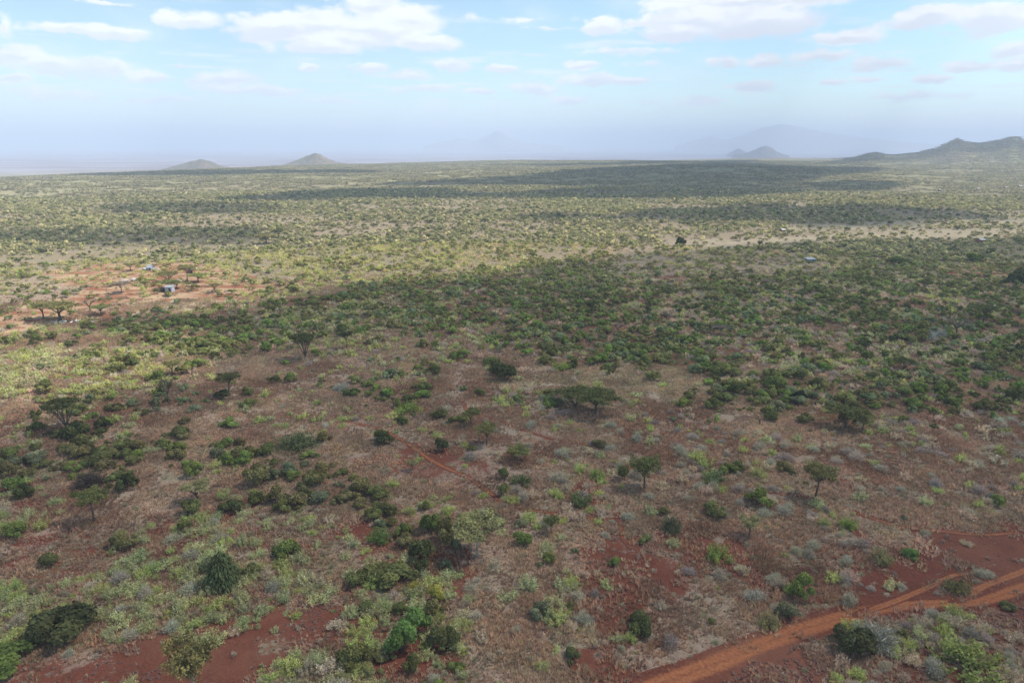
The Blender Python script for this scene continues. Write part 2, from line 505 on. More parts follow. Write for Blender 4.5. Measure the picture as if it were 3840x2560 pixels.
def foliage_material(name, transl=0.35, lo=0.45, hi=1.65):
    m, t = new_mat(name)
    tint = attr(t, 'tint', 'INSTANCER').outputs['Color']
    var = attr(t, 'var').outputs['Fac']
    k = MATH(t, 'MULTIPLY_ADD', var, hi - lo, lo)   # leaf to leaf colour differences
    c = VM(t, 'SCALE', tint)
    t.links.new(k, c.node.inputs[3])
    warm = VM(t, 'MULTIPLY', c, (1.10, 1.0, .84))
    c2 = MIX(t, attr(t, 'hue').outputs['Fac'], c, warm)
    d = N(t, 'ShaderNodeBsdfDiffuse', inp={0: c2})
    tr = N(t, 'ShaderNodeBsdfTranslucent', inp={0: c2})
    mx = N(t, 'ShaderNodeMixShader', inp={0: transl})
    t.links.new(d.outputs[0], mx.inputs[1]); t.links.new(tr.outputs[0], mx.inputs[2])
    o = N(t, 'ShaderNodeOutputMaterial')
    t.links.new(mx.outputs[0], o.inputs[0])
    return m


def plain_material(name, c0, c1, scale=3.0, rough=.85, spec=.2, metal=0.0):
    m, t = new_mat(name)
    pos = N(t, 'ShaderNodeTexCoord').outputs['Object']
    n = NOISE(t, pos, scale, 4, .6).outputs[0]
    c = MIX(t, SMOOTH(t, n, .35, .65), c0, c1)
    b = N(t, 'ShaderNodeBsdfPrincipled', inp={'Base Color': c, 'Roughness': rough, 'Metallic': metal, 'Specular IOR Level': spec})
    o = N(t, 'ShaderNodeOutputMaterial')
    t.links.new(b.outputs[0], o.inputs[0])
    return m


M_ground = ground_material()
M_leaf = foliage_material('leaves', .38, .7, 2.5)
M_twig = foliage_material('dry twigs', .2, 1.0, 2.0)
M_grass = foliage_material('dry grass blades', .4, .8, 2.1)
M_bark = plain_material('grey brown bark', (.075, .06, .048), (.15, .125, .10), 6)
M_palebark = plain_material('pale bark', (.26, .22, .17), (.42, .37, .30), 6)
M_char = plain_material('charred wood', (.018, .015, .013), (.045, .036, .03), 6)
M_hill = None
M_tin = plain_material('weathered iron sheet', (.30, .33, .38), (.44, .47, .52), 2, .55, .4)
M_bluetin = plain_material('blue grey iron sheet', (.13, .17, .26), (.20, .25, .36), 2, .55, .4)
M_tinroof = plain_material('bright iron roof', (.27, .285, .30), (.37, .38, .39), 2, .5, .4)
M_whiteroof = plain_material('white roof sheet', (.36, .35, .33), (.46, .45, .43), 2, .7)
M_thatch = plain_material('grey thatch', (.30, .23, .18), (.46, .37, .30), 5, .95, .1)
M_mud = plain_material('mud plaster', (.20, .10, .065), (.30, .17, .11), 3, .95, .1)
M_dark = plain_material('dark doorway', (.025, .02, .018), (.05, .04, .035), 3)
M_rock = plain_material('red brown rock', (.085, .042, .032), (.17, .085, .062), 1.4, .95, .1)
M_goat = plain_material('white coat', (.66, .62, .56), (.80, .77, .72), 4, .95, .1)
M_wood = plain_material('sun bleached poles', (.36, .25, .15), (.55, .42, .28), 5, .9)


# ------------------------------------------------------------------ mesh helpers
def mesh_from(name, verts, faces, mats=(), fmat=None, attrs=None, smooth=False):
    me = bpy.data.meshes.new(name)
    me.from_pydata([tuple(v) for v in verts], [], [tuple(f) for f in faces])
    for m in mats:
        me.materials.append(m)
    if fmat is not None:
        me.polygons.foreach_set('material_index', np.asarray(fmat, np.int32))
    for k, v in (attrs or {}).items():
        a = me.attributes.new(k, 'FLOAT', 'POINT')
        a.data.foreach_set('value', np.asarray(v, np.float32))
    if smooth:
        me.polygons.foreach_set('use_smooth', np.ones(len(me.polygons), bool))
    me.update()
    return me


def link(name, me, parent=None, loc=(0, 0, 0), **props):
    o = bpy.data.objects.new(name, me)
    COL.objects.link(o)
    o.location = loc
    if parent is not None:
        o.parent = parent
    for k, v in props.items():
        o[k] = v
    return o


class Geo:
    """collects quads, triangles and tubes with per point attributes"""
    def __init__(self):
        self.v, self.f, self.var, self.hue, self.fm = [], [], [], [], []
        self.n = 0

    def add(self, verts, faces, var=0.5, hue=0.3, mat=0):
        verts = np.asarray(verts, float)
        k = len(verts)
        self.v.append(verts)
        for f in faces:
            self.f.append(tuple(int(i) + self.n for i in f))
            self.fm.append(mat)
        self.var.append(np.broadcast_to(np.asarray(var, float), (k,)))
        self.hue.append(np.broadcast_to(np.asarray(hue, float), (k,)))
        self.n += k

    def leaves(self, c, nrm, size, aspect=1.5, var=None, hue=None, rg=rng, mat=0, along=None):
        c = np.asarray(c, float); n = len(c)
        if n == 0:
            return
        nrm = np.asarray(nrm, float)
        nrm = nrm / (np.linalg.norm(nrm, axis=1, keepdims=True) + 1e-9)
        ref = rg.normal(size=(n, 3)) if along is None else np.asarray(along, float)
        t = ref - nrm * np.sum(ref * nrm, axis=1, keepdims=True)
        t /= (np.linalg.norm(t, axis=1, keepdims=True) + 1e-9)
        b = np.cross(nrm, t)
        size = np.broadcast_to(np.asarray(size, float), (n,))[:, None]
        a, w = t * size * aspect * .5, b * size * .5
        V = np.stack([c - a, c + w, c + a, c - w], 1).reshape(-1, 3)     # a pointed leaf shape
        F_ = (np.arange(n)[:, None] * 4 + np.arange(4)[None, :]) + self.n
        self.v.append(V)
        self.f.extend(map(tuple, F_.tolist()))
        self.fm.extend([mat] * n)
        var = rg.random(n) if var is None else np.broadcast_to(np.asarray(var, float), (n,))
        hue = rg.random(n) if hue is None else np.broadcast_to(np.asarray(hue, float), (n,))
        self.var.append(np.repeat(var, 4)); self.hue.append(np.repeat(hue, 4))
        self.n += 4 * n

    def tube(self, pts, rad, sides=5, mat=0, var=.5):
        pts = np.asarray(pts, float)
        k = len(pts)
        V = []
        for i in range(k):
            d = pts[min(i + 1, k - 1)] - pts[max(i - 1, 0)]
            d /= (np.linalg.norm(d) + 1e-9)
            u = np.cross(d, [0.31, 0.95, 0.1]); u /= (np.linalg.norm(u) + 1e-9)
            w = np.cross(d, u)
            for s in range(sides):
                a = 2 * math.pi * s / sides
                V.append(pts[i] + rad[i] * (u * math.cos(a) + w * math.sin(a)))
        Fc = [(i * sides + s, i * sides + (s + 1) % sides, (i + 1) * sides + (s + 1) % sides, (i + 1) * sides + s) for i in range(k - 1) for s in range(sides)]
        Fc.append(tuple(range((k - 1) * sides, k * sides)))
        self.add(V, Fc, var, .3, mat)

    def mesh(self, name, mats, smooth=False):
        return mesh_from(name, np.concatenate(self.v), self.f, mats, self.fm, {'var': np.concatenate(self.var), 'hue': np.concatenate(self.hue)}, smooth)


def sph(rg, n):
    d = rg.normal(size=(n, 3))
    return d / np.linalg.norm(d, axis=1, keepdims=True)


# ------------------------------------------------------------------ plant forms (unit width 2, height about 1)
def bush_geo(seed, leaves=2600, size=.085, blobs=9, flat=1.0, g=None, off=(0, 0), sc=1.0, vshift=0.0, ragged=.24):
    rg = np.random.default_rng(seed)
    g = g or Geo()
    cen, rad = [], []
    for i in range(blobs):
        a = rg.random() * 2 * math.pi
        q = math.sqrt(rg.random()) * .74
        rr = rg.uniform(.20, .46) * (1.1 - .45 * q)
        zz = rr * .6 + (0.62 - .42 * q * q) * rg.uniform(.45, 1.0) * flat
        cen.append((q * math.cos(a), q * math.sin(a), zz)); rad.append(rr)
    cen, rad = np.array(cen), np.array(rad)
    share = rad ** 2 / np.sum(rad ** 2)
    for i in range(blobs):
        n = int(leaves * share[i])
        d = sph(rg, n)
        d[:, 2] = np.where(d[:, 2] < -.35, -d[:, 2], d[:, 2])
        rr = rad[i] * (1 - ragged * rg.random(n) ** .7 + ragged * .9 * rg.random(n) ** 4)
        p = cen[i] + d * rr[:, None] * np.array([1, 1, .85])
        p[:, 2] = np.abs(p[:, 2]) * 1.0 + .01
        p = p * sc + np.array([off[0], off[1], 0])
        nr = d * .9 + sph(rg, n) * .75 + np.array([0, 0, .35])
        bv = rg.uniform(.15, .8) + vshift
        g.leaves(p, nr, size * sc * rg.uniform(.6, 1.35, n), 1.5, np.clip(bv + rg.normal(0, .18, n), 0, 1), np.clip(rg.uniform(0, .8) + rg.normal(0, .2, n), 0, 1), rg)
    return g


def stems(g, seed, k=5, h=.55, mat=1):
    rg = np.random.default_rng(seed)
    for i in range(k):
        a = rg.random() * 6.28
        q = rg.uniform(.25, .55)
        e = np.array([q * math.cos(a), q * math.sin(a), h * rg.uniform(.7, 1.1)])
        g.tube([(0.04 * math.cos(a), .04 * math.sin(a), -.05), e * [.4, .4, .55] + rg.normal(0, .03, 3), e], [.035, .024, .012], 4, mat)


def leafy_mesh(seed, **k):
    g = bush_geo(seed, **k)
    stems(g, seed + 1)
    return g.mesh('bush', [M_leaf, M_bark])


def twiggy_mesh(seed, n=1300, leaf=420, w=.032, name='dry_bush'):
    """open grey shrub: fans of thin twigs with a scatter of small leaves"""
    rg = np.random.default_rng(seed)
    g = Geo()
    base = []
    for i in range(7):
        a, q = rg.random() * 6.28, rg.uniform(0, .35)
        base.append((q * math.cos(a), q * math.sin(a)))
    base = np.array(base)
    idx = rg.integers(0, 7, n)
    d = sph(rg, n); d[:, 2] = np.abs(d[:, 2]) * .9 + .08
    d /= np.linalg.norm(d, axis=1, keepdims=True)
    L = rg.uniform(.15, .30, n)
    tip = np.c_[base[idx], np.zeros(n)] + d * (rg.uniform(.3, .85, n) * (1 + .28 * np.sin(3 * np.arctan2(d[:, 1], d[:, 0]) + seed) * np.cos(5 * d[:, 2] + seed)))[:, None]
    al = d + rg.normal(0, .45, (n, 3))
    al /= np.linalg.norm(al, axis=1, keepdims=True)
    g.leaves(tip, np.cross(al, rg.normal(size=(n, 3))), w * rg.uniform(.7, 1.5, n), 8.0, np.clip(.45 + rg.normal(0, .32, n), 0, 1), rg.random(n) * .5, rg, 0, al)
    d = sph(rg, leaf); d[:, 2] = np.abs(d[:, 2])
    p = np.c_[base[rg.integers(0, 7, leaf)], np.zeros(leaf)] + d * rg.uniform(.4, .8, leaf)[:, None]
    g.leaves(p, d + sph(rg, leaf) * .8, .055 * rg.uniform(.6, 1.3, leaf), 1.4, np.clip(.55 + rg.normal(0, .2, leaf), 0, 1), rg.random(leaf), rg)
    stems(g, seed + 3, 6, .5, 1)
    return g.mesh(name, [M_twig, M_bark])


def soft_mesh(seed, n=1500, size=.075, name='pale_bush', sprays=28, mats=None):
    """feathery pale shrub made of upright sprays"""
    rg = np.random.default_rng(seed)
    g = Geo()
    for i in range(sprays):
        a, q = rg.random() * 6.28, math.sqrt(rg.random()) * .92
        h = (1.0 - .5 * q * q) * rg.uniform(.3, 1.0)
        top = np.array([q * math.cos(a) * 1.1, q * math.sin(a) * 1.1, h])
        bot = np.array([q * math.cos(a) * .55, q * math.sin(a) * .55, 0.0])
        k = n // sprays
        t = rg.random(k) ** .65
        p = bot + (top - bot) * t[:, None] + rg.normal(0, .075, (k, 3)) * (0.5 + t[:, None])
        p[:, 2] = np.abs(p[:, 2])
        up = np.array([.5 * math.cos(a) * q, .5 * math.sin(a) * q, .8]) + rg.normal(0, .45, (k, 3))
        bv = rg.uniform(.25, .75)
        g.leaves(p, sph(rg, k) + np.array([0, 0, .6]), size * rg.uniform(.5, 1.25, k), 1.9, np.clip(bv + rg.normal(0, .15, k), 0, 1), np.clip(rg.uniform(0, .8) + rg.normal(0, .2, k), 0, 1), rg, 0, up)
    stems(g, seed + 5, 4, .5, 1)
    return g.mesh(name, mats or [M_leaf, M_bark])


def conifer_mesh(seed):
    rg = np.random.default_rng(seed)
    g = Geo()
    for i in range(60):
        t = (i + rg.random()) / 60
        r0 = (1 - t ** 2.4) ** .62 * .90 + .04
        k = int(30 + 70 * r0)
        a = rg.random(k) * 6.28
        q = r0 * np.sqrt(rg.uniform(.25, 1, k)) * (1 + .22 * np.sin(a * 5 + i * 1.3) + .10 * rg.normal(size=k)) * (1.0 if i % 6 < 4 else .82)
        z = .06 + t * 1.12 - .10 * q + rg.normal(0, .02, k)
        p = np.c_[q * np.cos(a), q * np.sin(a), z]
        nr = np.c_[np.cos(a) * .5, np.sin(a) * .5, np.full(k, 1.0)] + sph(rg, k) * .5
        al = np.c_[np.cos(a), np.sin(a), np.full(k, -.25)]
        g.leaves(p, nr, .085 * rg.uniform(.7, 1.4, k), 2.2, np.clip(.2 + .5 * (np.sin(a * 5 + i * 1.3) * .5 + .5) + rg.normal(0, .2, k), 0, 1), rg.random(k) * .3, rg, 0, al)
    g.tube([(0, 0, -.05), (0, 0, .8), (0, 0, 1.45)], [.07, .04, .012], 5, 1)
    return g.mesh('conical_bush', [M_leaf, M_bark])


def acacia_meshes(seed, style='umbrella', leaves=3600, size=.036, bark=None, bare=False):
    """trunk mesh and crown mesh, unit height 1, crown radius about .62"""
    rg = np.random.default_rng(seed)
    tg, cg = Geo(), Geo()
    lean = rg.normal(0, .05, 2)
    fork = {'umbrella': .40, 'vase': .34, 'multi': .12, 'tall': .55}[style] * rg.uniform(.9, 1.1)
    fp = np.array([lean[0], lean[1], fork])
    r0 = .042 if style != 'multi' else .035
    tg.tube([(0, 0, -.04), fp * [.35, .35, .5] + np.r_[rg.normal(0, .012, 2), 0], fp], [r0 * 1.25, r0 * .9, r0 * .75], 6, 0)
    tips = []
    nl = {'umbrella': 6, 'vase': 6, 'multi': 7, 'tall': 5}[style]
    rmax = .60
    for i in range(nl):
        a = 2 * math.pi * (i + rg.uniform(-.3, .3)) / nl
        q = rmax * rg.uniform(.45, .85)
        zt = {'umbrella': .84, 'vase': .72, 'multi': .80, 'tall': .85}[style] * rg.uniform(.93, 1.04)
        e = np.array([q * math.cos(a), q * math.sin(a), zt]) + np.r_[lean, 0]
        m1 = fp + (e - fp) * .45 + np.array([0, 0, .06]) + rg.normal(0, .025, 3)
        tg.tube([fp - [0, 0, .02], m1, e], [r0 * .62, r0 * .42, r0 * .18], 5, 0)
        tips.append(e)
        for j in range(3):
            b = a + rg.uniform(-.9, .9)
            q2 = np.clip(q + rg.uniform(-.25, .28), .08, rmax * 1.02)
            e2 = np.array([q2 * math.cos(b), q2 * math.sin(b), zt + rg.uniform(-.05, .09)]) + np.r_[lean, 0]
            tg.tube([m1, (m1 + e2) * .5 + rg.normal(0, .02, 3) + [0, 0, .02], e2], [r0 * .34, r0 * .22, r0 * .09], 4, 0)
            tips.append(e2)
            if bare:
                for _ in range(4):
                    e3 = e2 + rg.normal(0, .09, 3) * [1, 1, .6] + [0, 0, .04]
                    tg.tube([(m1 + e2) * .5, (e2 + e3) * .5, e3], [r0 * .14, r0 * .1, r0 * .05], 3, 0)
    tips = np.array(tips)
    extra = []
    for i in range(len(tips) if style != 'vase' else int(len(tips) * 1.4)):
        a, q = rg.random() * 6.28, math.sqrt(rg.random()) * rmax
        if style == 'vase':
            z = rg.uniform(.52, .93)
            q *= .55 + .5 * (z - .5) / .45
        else:
            z = .90 - .10 * (q / rmax) ** 2 + rg.normal(0, .02)
        extra.append((q * math.cos(a) + lean[0], q * math.sin(a) + lean[1], z))
    cl = np.concatenate([tips + [0, 0, .03], np.array(extra)])
    per = max(3, leaves // len(cl))
    for c in cl:
        rr = rg.uniform(.13, .22)
        hh = {'umbrella': .30, 'vase': .62, 'multi': .40, 'tall': .38}[style]
        k = int(per * rg.uniform(.6, 1.4))
        d = sph(rg, k)
        p = c + d * (rr * rg.random(k)[:, None] ** .45) * np.array([1, 1, hh])
        p[:, 2] = np.minimum(p[:, 2], 1.02)
        bv = rg.uniform(.2, .8)
        cg.leaves(p, sph(rg, k) * .8 + np.array([0, 0, .9]), size * rg.uniform(.6, 1.4, k), 1.7, np.clip(bv + rg.normal(0, .18, k), 0, 1), np.clip(rg.uniform(.1, .7) + rg.normal(0, .2, k), 0, 1), rg)
    return tg.mesh('trunk', [bark or M_bark], True), cg.mesh('crown', [M_leaf])


def grass_mesh(seed, tufts=70, half=2.2):
    rg = np.random.default_rng(seed)
    g = Geo()
    for i in range(tufts):
        x, y = rg.uniform(-half, half, 2)
        k = rg.integers(5, 9)
        a = rg.random(k) * 6.28
        h = rg.uniform(.22, .62) * rg.uniform(.7, 1.1, k)
        sp = rg.uniform(.12, .3, k)
        bv, hv = rg.uniform(.2, .85), rg.random()
        for j in range(k):
            ca, sa = math.cos(a[j]), math.sin(a[j])
            w = .05 * rg.uniform(.7, 1.4)
            b = np.array([x + ca * .05, y + sa * .05, -.04])
            tip = np.array([x + ca * sp[j] * 1.2, y + sa * sp[j] * 1.2, h[j]])
            g.add([b + [-sa * w, ca * w, 0], b + [sa * w, -ca * w, 0], tip], [(0, 1, 2)], np.clip(bv + rg.normal(0, .1), 0, 1), hv)
    return g.mesh('grass', [M_grass])


def rock_mesh(seed, rings=4, sides=7):
    rg = np.random.default_rng(seed)
    V, Fc = [(0, 0, .55)], []
    for i in range(1, rings):
        f = i / (rings - 1)
        for s in range(sides):
            a = 2 * math.pi * (s + .4 * (i % 2)) / sides
            q = (.55 + .45 * f) * rg.uniform(.75, 1.15)
            V.append((q * math.cos(a), q * math.sin(a), .55 * (1 - f ** 1.6) * rg.uniform(.75, 1.2) - .12 * f))
    Fc += [(0, 1 + s, 1 + (s + 1) % sides) for s in range(sides)]
    for i in range(rings - 2):
        for s in range(sides):
            a, b = 1 + i * sides + s, 1 + i * sides + (s + 1) % sides
            Fc.append((a, a + sides, b + sides, b))
    return mesh_from('stone', V, Fc, [M_rock])


LEAFY_HI = [leafy_mesh(100 + i, leaves=2600, size=.098, blobs=10 + i % 6, flat=.8 + .08 * (i % 5)) for i in range(8)]
SOFT_HI = [soft_mesh(200 + i, 1500) for i in range(5)]
TWIG_HI = [twiggy_mesh(230 + i) for i in range(4)]
CONIFER = conifer_mesh(260)
FORMS = {}
for st, k in (('umbrella', 4), ('vase', 3), ('multi', 3), ('tall', 2)):
    FORMS[st] = [acacia_meshes(300 + 10 * len(FORMS) + i, st) for i in range(k)]
FORMS['bare'] = [acacia_meshes(371, 'umbrella', 420, .026, None, True)]
FORMS['palestem'] = [acacia_meshes(381, 'umbrella', 4600, .036, M_palebark), acacia_meshes(382, 'vase', 3600, .036, M_palebark)]


# ------------------------------------------------------------------ ground sheet
def ground_fields(x, y, z, r):
    n = len(x)
    out = {k: np.zeros(n) for k in ('bare', 'straw', 'dust', 'green', 'path', 'far', 'plain')}
    m = (r < 1100) & (y > 5)
    X, Y = x[m], y[m]
    px, py = pixel_of(X, Y, z[m])
    wx, wy = warp_px(X, Y, px, py)
    bare = region(wx, wy, BARE, .13) * (.72 + .5 * sstep(.35, .6, fbm(X / 5, Y / 5, 77, 3)))
    patch = sstep(.56, .70, fbm(X / 14, Y / 14, 71, 4, .6)) * sstep(980, 1120, py) * .95
    rd = near_roads(X, Y)
    bare = np.maximum(np.maximum(bare, patch), np.clip(1.0 - rd / 1.3, 0, 1) * .55 * sstep(880, 960, py))
    bare = bare * 1.12 + 0.10 * sstep(1050, 1300, py) * sstep(1000, 1600, px) + .14 * sstep(1150, 1400, py) * sstep(.4, .62, fbm(X / 7, Y / 7, 79, 4)) + .03 * sstep(1050, 1200, py)
    out['bare'][m] = np.clip(bare, 0, 1)
    out['dust'][m] = region(wx, wy, DUST, .06)
    out['straw'][m] = np.maximum(region(wx, wy, SUNNY, .12) * .42, np.maximum(region(wx, wy, STRAW, .08) * .9, .20 * (1 - sstep(560, 760, py))))  # straw, plus the painted sunlight over SUNNY
    g = np.maximum(density(wx, wy, PALE, .05) / .55, density(wx, wy, LEAFY, .01) / .16)
    out['green'][m] = np.clip(g * .9 + .25 * (1 - sstep(560, 700, py)), 0, .9)
    mm = r >= 1100
    out['straw'][mm] = .25
    out['green'][mm] = .45
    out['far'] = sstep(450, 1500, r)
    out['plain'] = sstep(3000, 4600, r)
    return out


def build_ground():
    azs = np.concatenate([np.linspace(R(-180), R(-46), 40, endpoint=False), np.linspace(R(-46), R(46), 600, endpoint=False), np.linspace(R(46), R(180), 40, endpoint=False)])
    rs = np.concatenate([np.linspace(6, 50, 8, endpoint=False), np.geomspace(50, 420, 330, endpoint=False), np.geomspace(420, 4500, 230, endpoint=False), np.geomspace(4500, 46000, 42)])
    na, nr = len(azs), len(rs)
    A, RR = np.meshgrid(azs, rs)
    x, y = (RR * np.sin(A)).ravel(), (RR * np.cos(A)).ravel()
    z = terrain(x, y)
    nv = na * nr
    V = np.c_[x, y, z]
    V = np.vstack([V, [[0, 0, float(terrain(0, 0))]]])
    ii, jj = np.meshgrid(np.arange(nr - 1), np.arange(na), indexing='ij')
    a = (ii * na + jj).ravel(); b = (ii * na + (jj + 1) % na).ravel()
    quads = np.c_[a, b, b + na, a + na][:, ::-1]
    j = np.arange(na)
    tris = np.c_[np.full(na, nv), (j + 1) % na, j]
    me = bpy.data.meshes.new('ground')
    me.vertices.add(nv + 1)
    me.vertices.foreach_set('co', V.ravel())
    nl = quads.size + tris.size
    me.loops.add(nl)
    me.loops.foreach_set('vertex_index', np.concatenate([quads.ravel(), tris.ravel()]).astype(np.int32))
    npoly = len(quads) + len(tris)
    me.polygons.add(npoly)
    ls = np.concatenate([np.arange(len(quads)) * 4, quads.size + np.arange(len(tris)) * 3]).astype(np.int32)
    me.polygons.foreach_set('loop_start', ls)
    me.update(calc_edges=True)
    me.validate()
    me.polygons.foreach_set('use_smooth', np.ones(len(me.polygons), bool))
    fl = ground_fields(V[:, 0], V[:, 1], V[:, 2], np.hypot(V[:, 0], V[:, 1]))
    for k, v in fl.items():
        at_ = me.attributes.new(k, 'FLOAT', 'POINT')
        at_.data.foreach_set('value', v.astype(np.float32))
    me.materials.append(M_ground)
    return link('ground', me, kind='structure')


build_ground()


def ribbon(name, pts, ws, lift, wear, strength=1.0):
    """a strip of beaten earth lying on the ground, its edges fraying into the soil"""
    n = len(pts)
    tan = np.gradient(pts, axis=0)
    tan /= (np.linalg.norm(tan, axis=1, keepdims=True) + 1e-9)
    nor = np.c_[-tan[:, 1], tan[:, 0]]
    K = 13
    us = np.linspace(-1, 1, K)
    V, P, B = [], [], []
    for i in range(n):
        fade = min(1, i / 8, (n - 1 - i) / 8)
        for u in us:
            w = ws[i] * (1.28 + .35 * (vnoise(i / 7.0, u * 2 + 7, 9) - .5))
            q = pts[i] + nor[i] * u * w
            edge = np.clip(1.22 - abs(u) * 1.25, 0, 1) ** 1.15
            rut = 0.75 + .25 * math.cos((abs(u) - .42) * 7.0) if wear else 1.0
            V.append((q[0], q[1], float(terrain(q[0], q[1])) + lift - .03 * (abs(u) > .95)))
            P.append(edge * rut * max(fade, 0.05) * strength)
            B.append(1.0 if abs(u) < .9 else .8)
    Fc = [(i * K + k, (i + 1) * K + k, (i + 1) * K + k + 1, i * K + k + 1) for i in range(n - 1) for k in range(K - 1)]
    z = np.zeros(len(V))
    me = mesh_from(name, V, Fc, [M_ground], None, {'path': P, 'bare': B, 'straw': z, 'dust': z, 'green': z, 'far': z, 'plain': z}, True)
    if me.polygons[0].normal.z < 0:
        me.flip_normals()
    return link(name, me, kind='structure')


for k, (nm, (pts, ws)) in enumerate(road_lines.items()):
    ribbon(nm, pts, ws if nm.startswith('dirt') else ws * .75, .035 + .006 * k, nm.startswith('dirt'), 1.0 if nm.startswith('dirt') else .62)


# ------------------------------------------------------------------ hills and mountains
def hill_material(name, c0, c1, c2, s):
    m, t = new_mat(name)
    pos = N(t, 'ShaderNodeNewGeometry').outputs['Position']
    a = NOISE(t, pos, s, 5, .65).outputs[0]
    b = NOISE(t, pos, s * .15, 4, .6).outputs[0]
    c = MIX(t, SMOOTH(t, a, .42, .6), c0, c1)
    c = MIX(t, SMOOTH(t, b, .42, .62, 0, .7), c, c2)
    d = N(t, 'ShaderNodeBsdfDiffuse', inp={0: c})
    o = N(t, 'ShaderNodeOutputMaterial')
    t.links.new(d.outputs[0], o.inputs[0])
    return m


M_hillscrub = hill_material('stony scrub slope', (.19, .14, .09), (.075, .075, .04), (.23, .16, .11), .12)
M_cone = hill_material('dark cone slope', (.16, .12, .11), (.08, .07, .06), (.18, .13, .12), .02)
M_mount = hill_material('far rock slope', (.29, .26, .24), (.22, .20, .18), (.30, .26, .24), .01)  # rock colour paled so the slopes fade like haze


def hill(name, dist, prof, base_py, mat, depth=.7, seed=1, rough=.05, n=72):
    """a free standing hill: crest profile as seen from the plateau, given a real depth behind and before"""
    pxs = np.array([p[0] for p in prof], float); pys = np.array([p[1] for p in prof], float)
    c = (pxs[0] + pxs[-1]) / 2
    d = pix_dir(c, base_py)
    u = np.array([d[0], d[1]]); u /= np.linalg.norm(u)
    s = np.array([u[1], -u[0]])
    cx, cy = u * dist
    scale = dist / F
    half = (pxs[-1] - pxs[0]) / 2 * scale / 1.0
    hd = half * depth
    zb = float(terrain(cx, cy)) - 6
    crest_top = CAMZ + (334 - pys) * scale
    V = []
    for i in range(n):
        b = -1 + 2 * i / (n - 1)
        for j in range(n):
            a = -1 + 2 * j / (n - 1)
            zc = np.interp(c + a * (pxs[-1] - pxs[0]) / 2, pxs, pys)
            H = max(CAMZ + (334 - zc) * scale - zb, 0)
            bb = abs(b + .12 * math.sin(a * 5))
            f = max(0.0, 1 - bb ** 1.25) if bb < 1 else 0.0
            x_, y_ = a * half, b * hd
            gul = 1 - rough * 3 * float(vnoise(a * 9 + 3, b * 5, seed)) * bb
            z = zb + H * f * gul + rough * H * (float(fbm(a * 14, b * 14, seed + 2, 3)) - .5) * (1 if f > 0 else 0)
            if i in (0, n - 1) or j in (0, n - 1):
                z = zb - 10
            V.append((cx + s[0] * x_ + u[0] * y_, cy + s[1] * x_ + u[1] * y_, z))
    Fc = [(i * n + j, i * n + j + 1, (i + 1) * n + j + 1, (i + 1) * n + j) for i in range(n - 1) for j in range(n - 1)]
    me = mesh_from(name, V, Fc, [mat], None, None, True)
    return link(name, me, kind='structure')


hill('hill', 3700, [(385, 380), (400, 376), (425, 370), (445, 364), (462, 361), (478, 365), (495, 373), (520, 379)], 378, M_hillscrub, .8, 3, .10)
hill('hill.001', 3500, [(640, 379), (660, 373), (672, 369), (690, 363), (706, 356), (724, 350), (736, 352), (750, 361), (770, 369), (790, 371), (810, 379)], 376, M_hillscrub, .7, 7, .10)
hill('hill.002', 6800, [(1690, 355), (1715, 350), (1730, 345), (1748, 336), (1758, 335), (1768, 338), (1776, 345), (1792, 352), (1805, 355)], 353, M_cone, .8, 11)
hill('hill.003', 8200, [(1672, 352), (1682, 347), (1694, 340), (1704, 343), (1715, 350), (1722, 352)], 351, M_cone, .8, 13)
hill('mountain', 13800, [(980, 336), (1030, 324), (1060, 319), (1090, 325), (1110, 319), (1128, 310), (1142, 302), (1150, 305), (1165, 317), (1190, 326), (1250, 333), (1290, 336)], 335, M_mount, .5, 17, .06)
hill('mountain.001', 14000, [(1560, 336), (1590, 327), (1620, 318), (1635, 315), (1652, 321), (1690, 324), (1730, 329), (1760, 336)], 335, M_mount, .5, 19, .06)
hill('mountain.002', 14300, [(1640, 336), (1710, 322), (1760, 303), (1785, 296), (1812, 291), (1845, 297), (1880, 307), (1930, 315), (2000, 325), (2100, 333), (2160, 336)], 335, M_mount, .4, 23, .05)


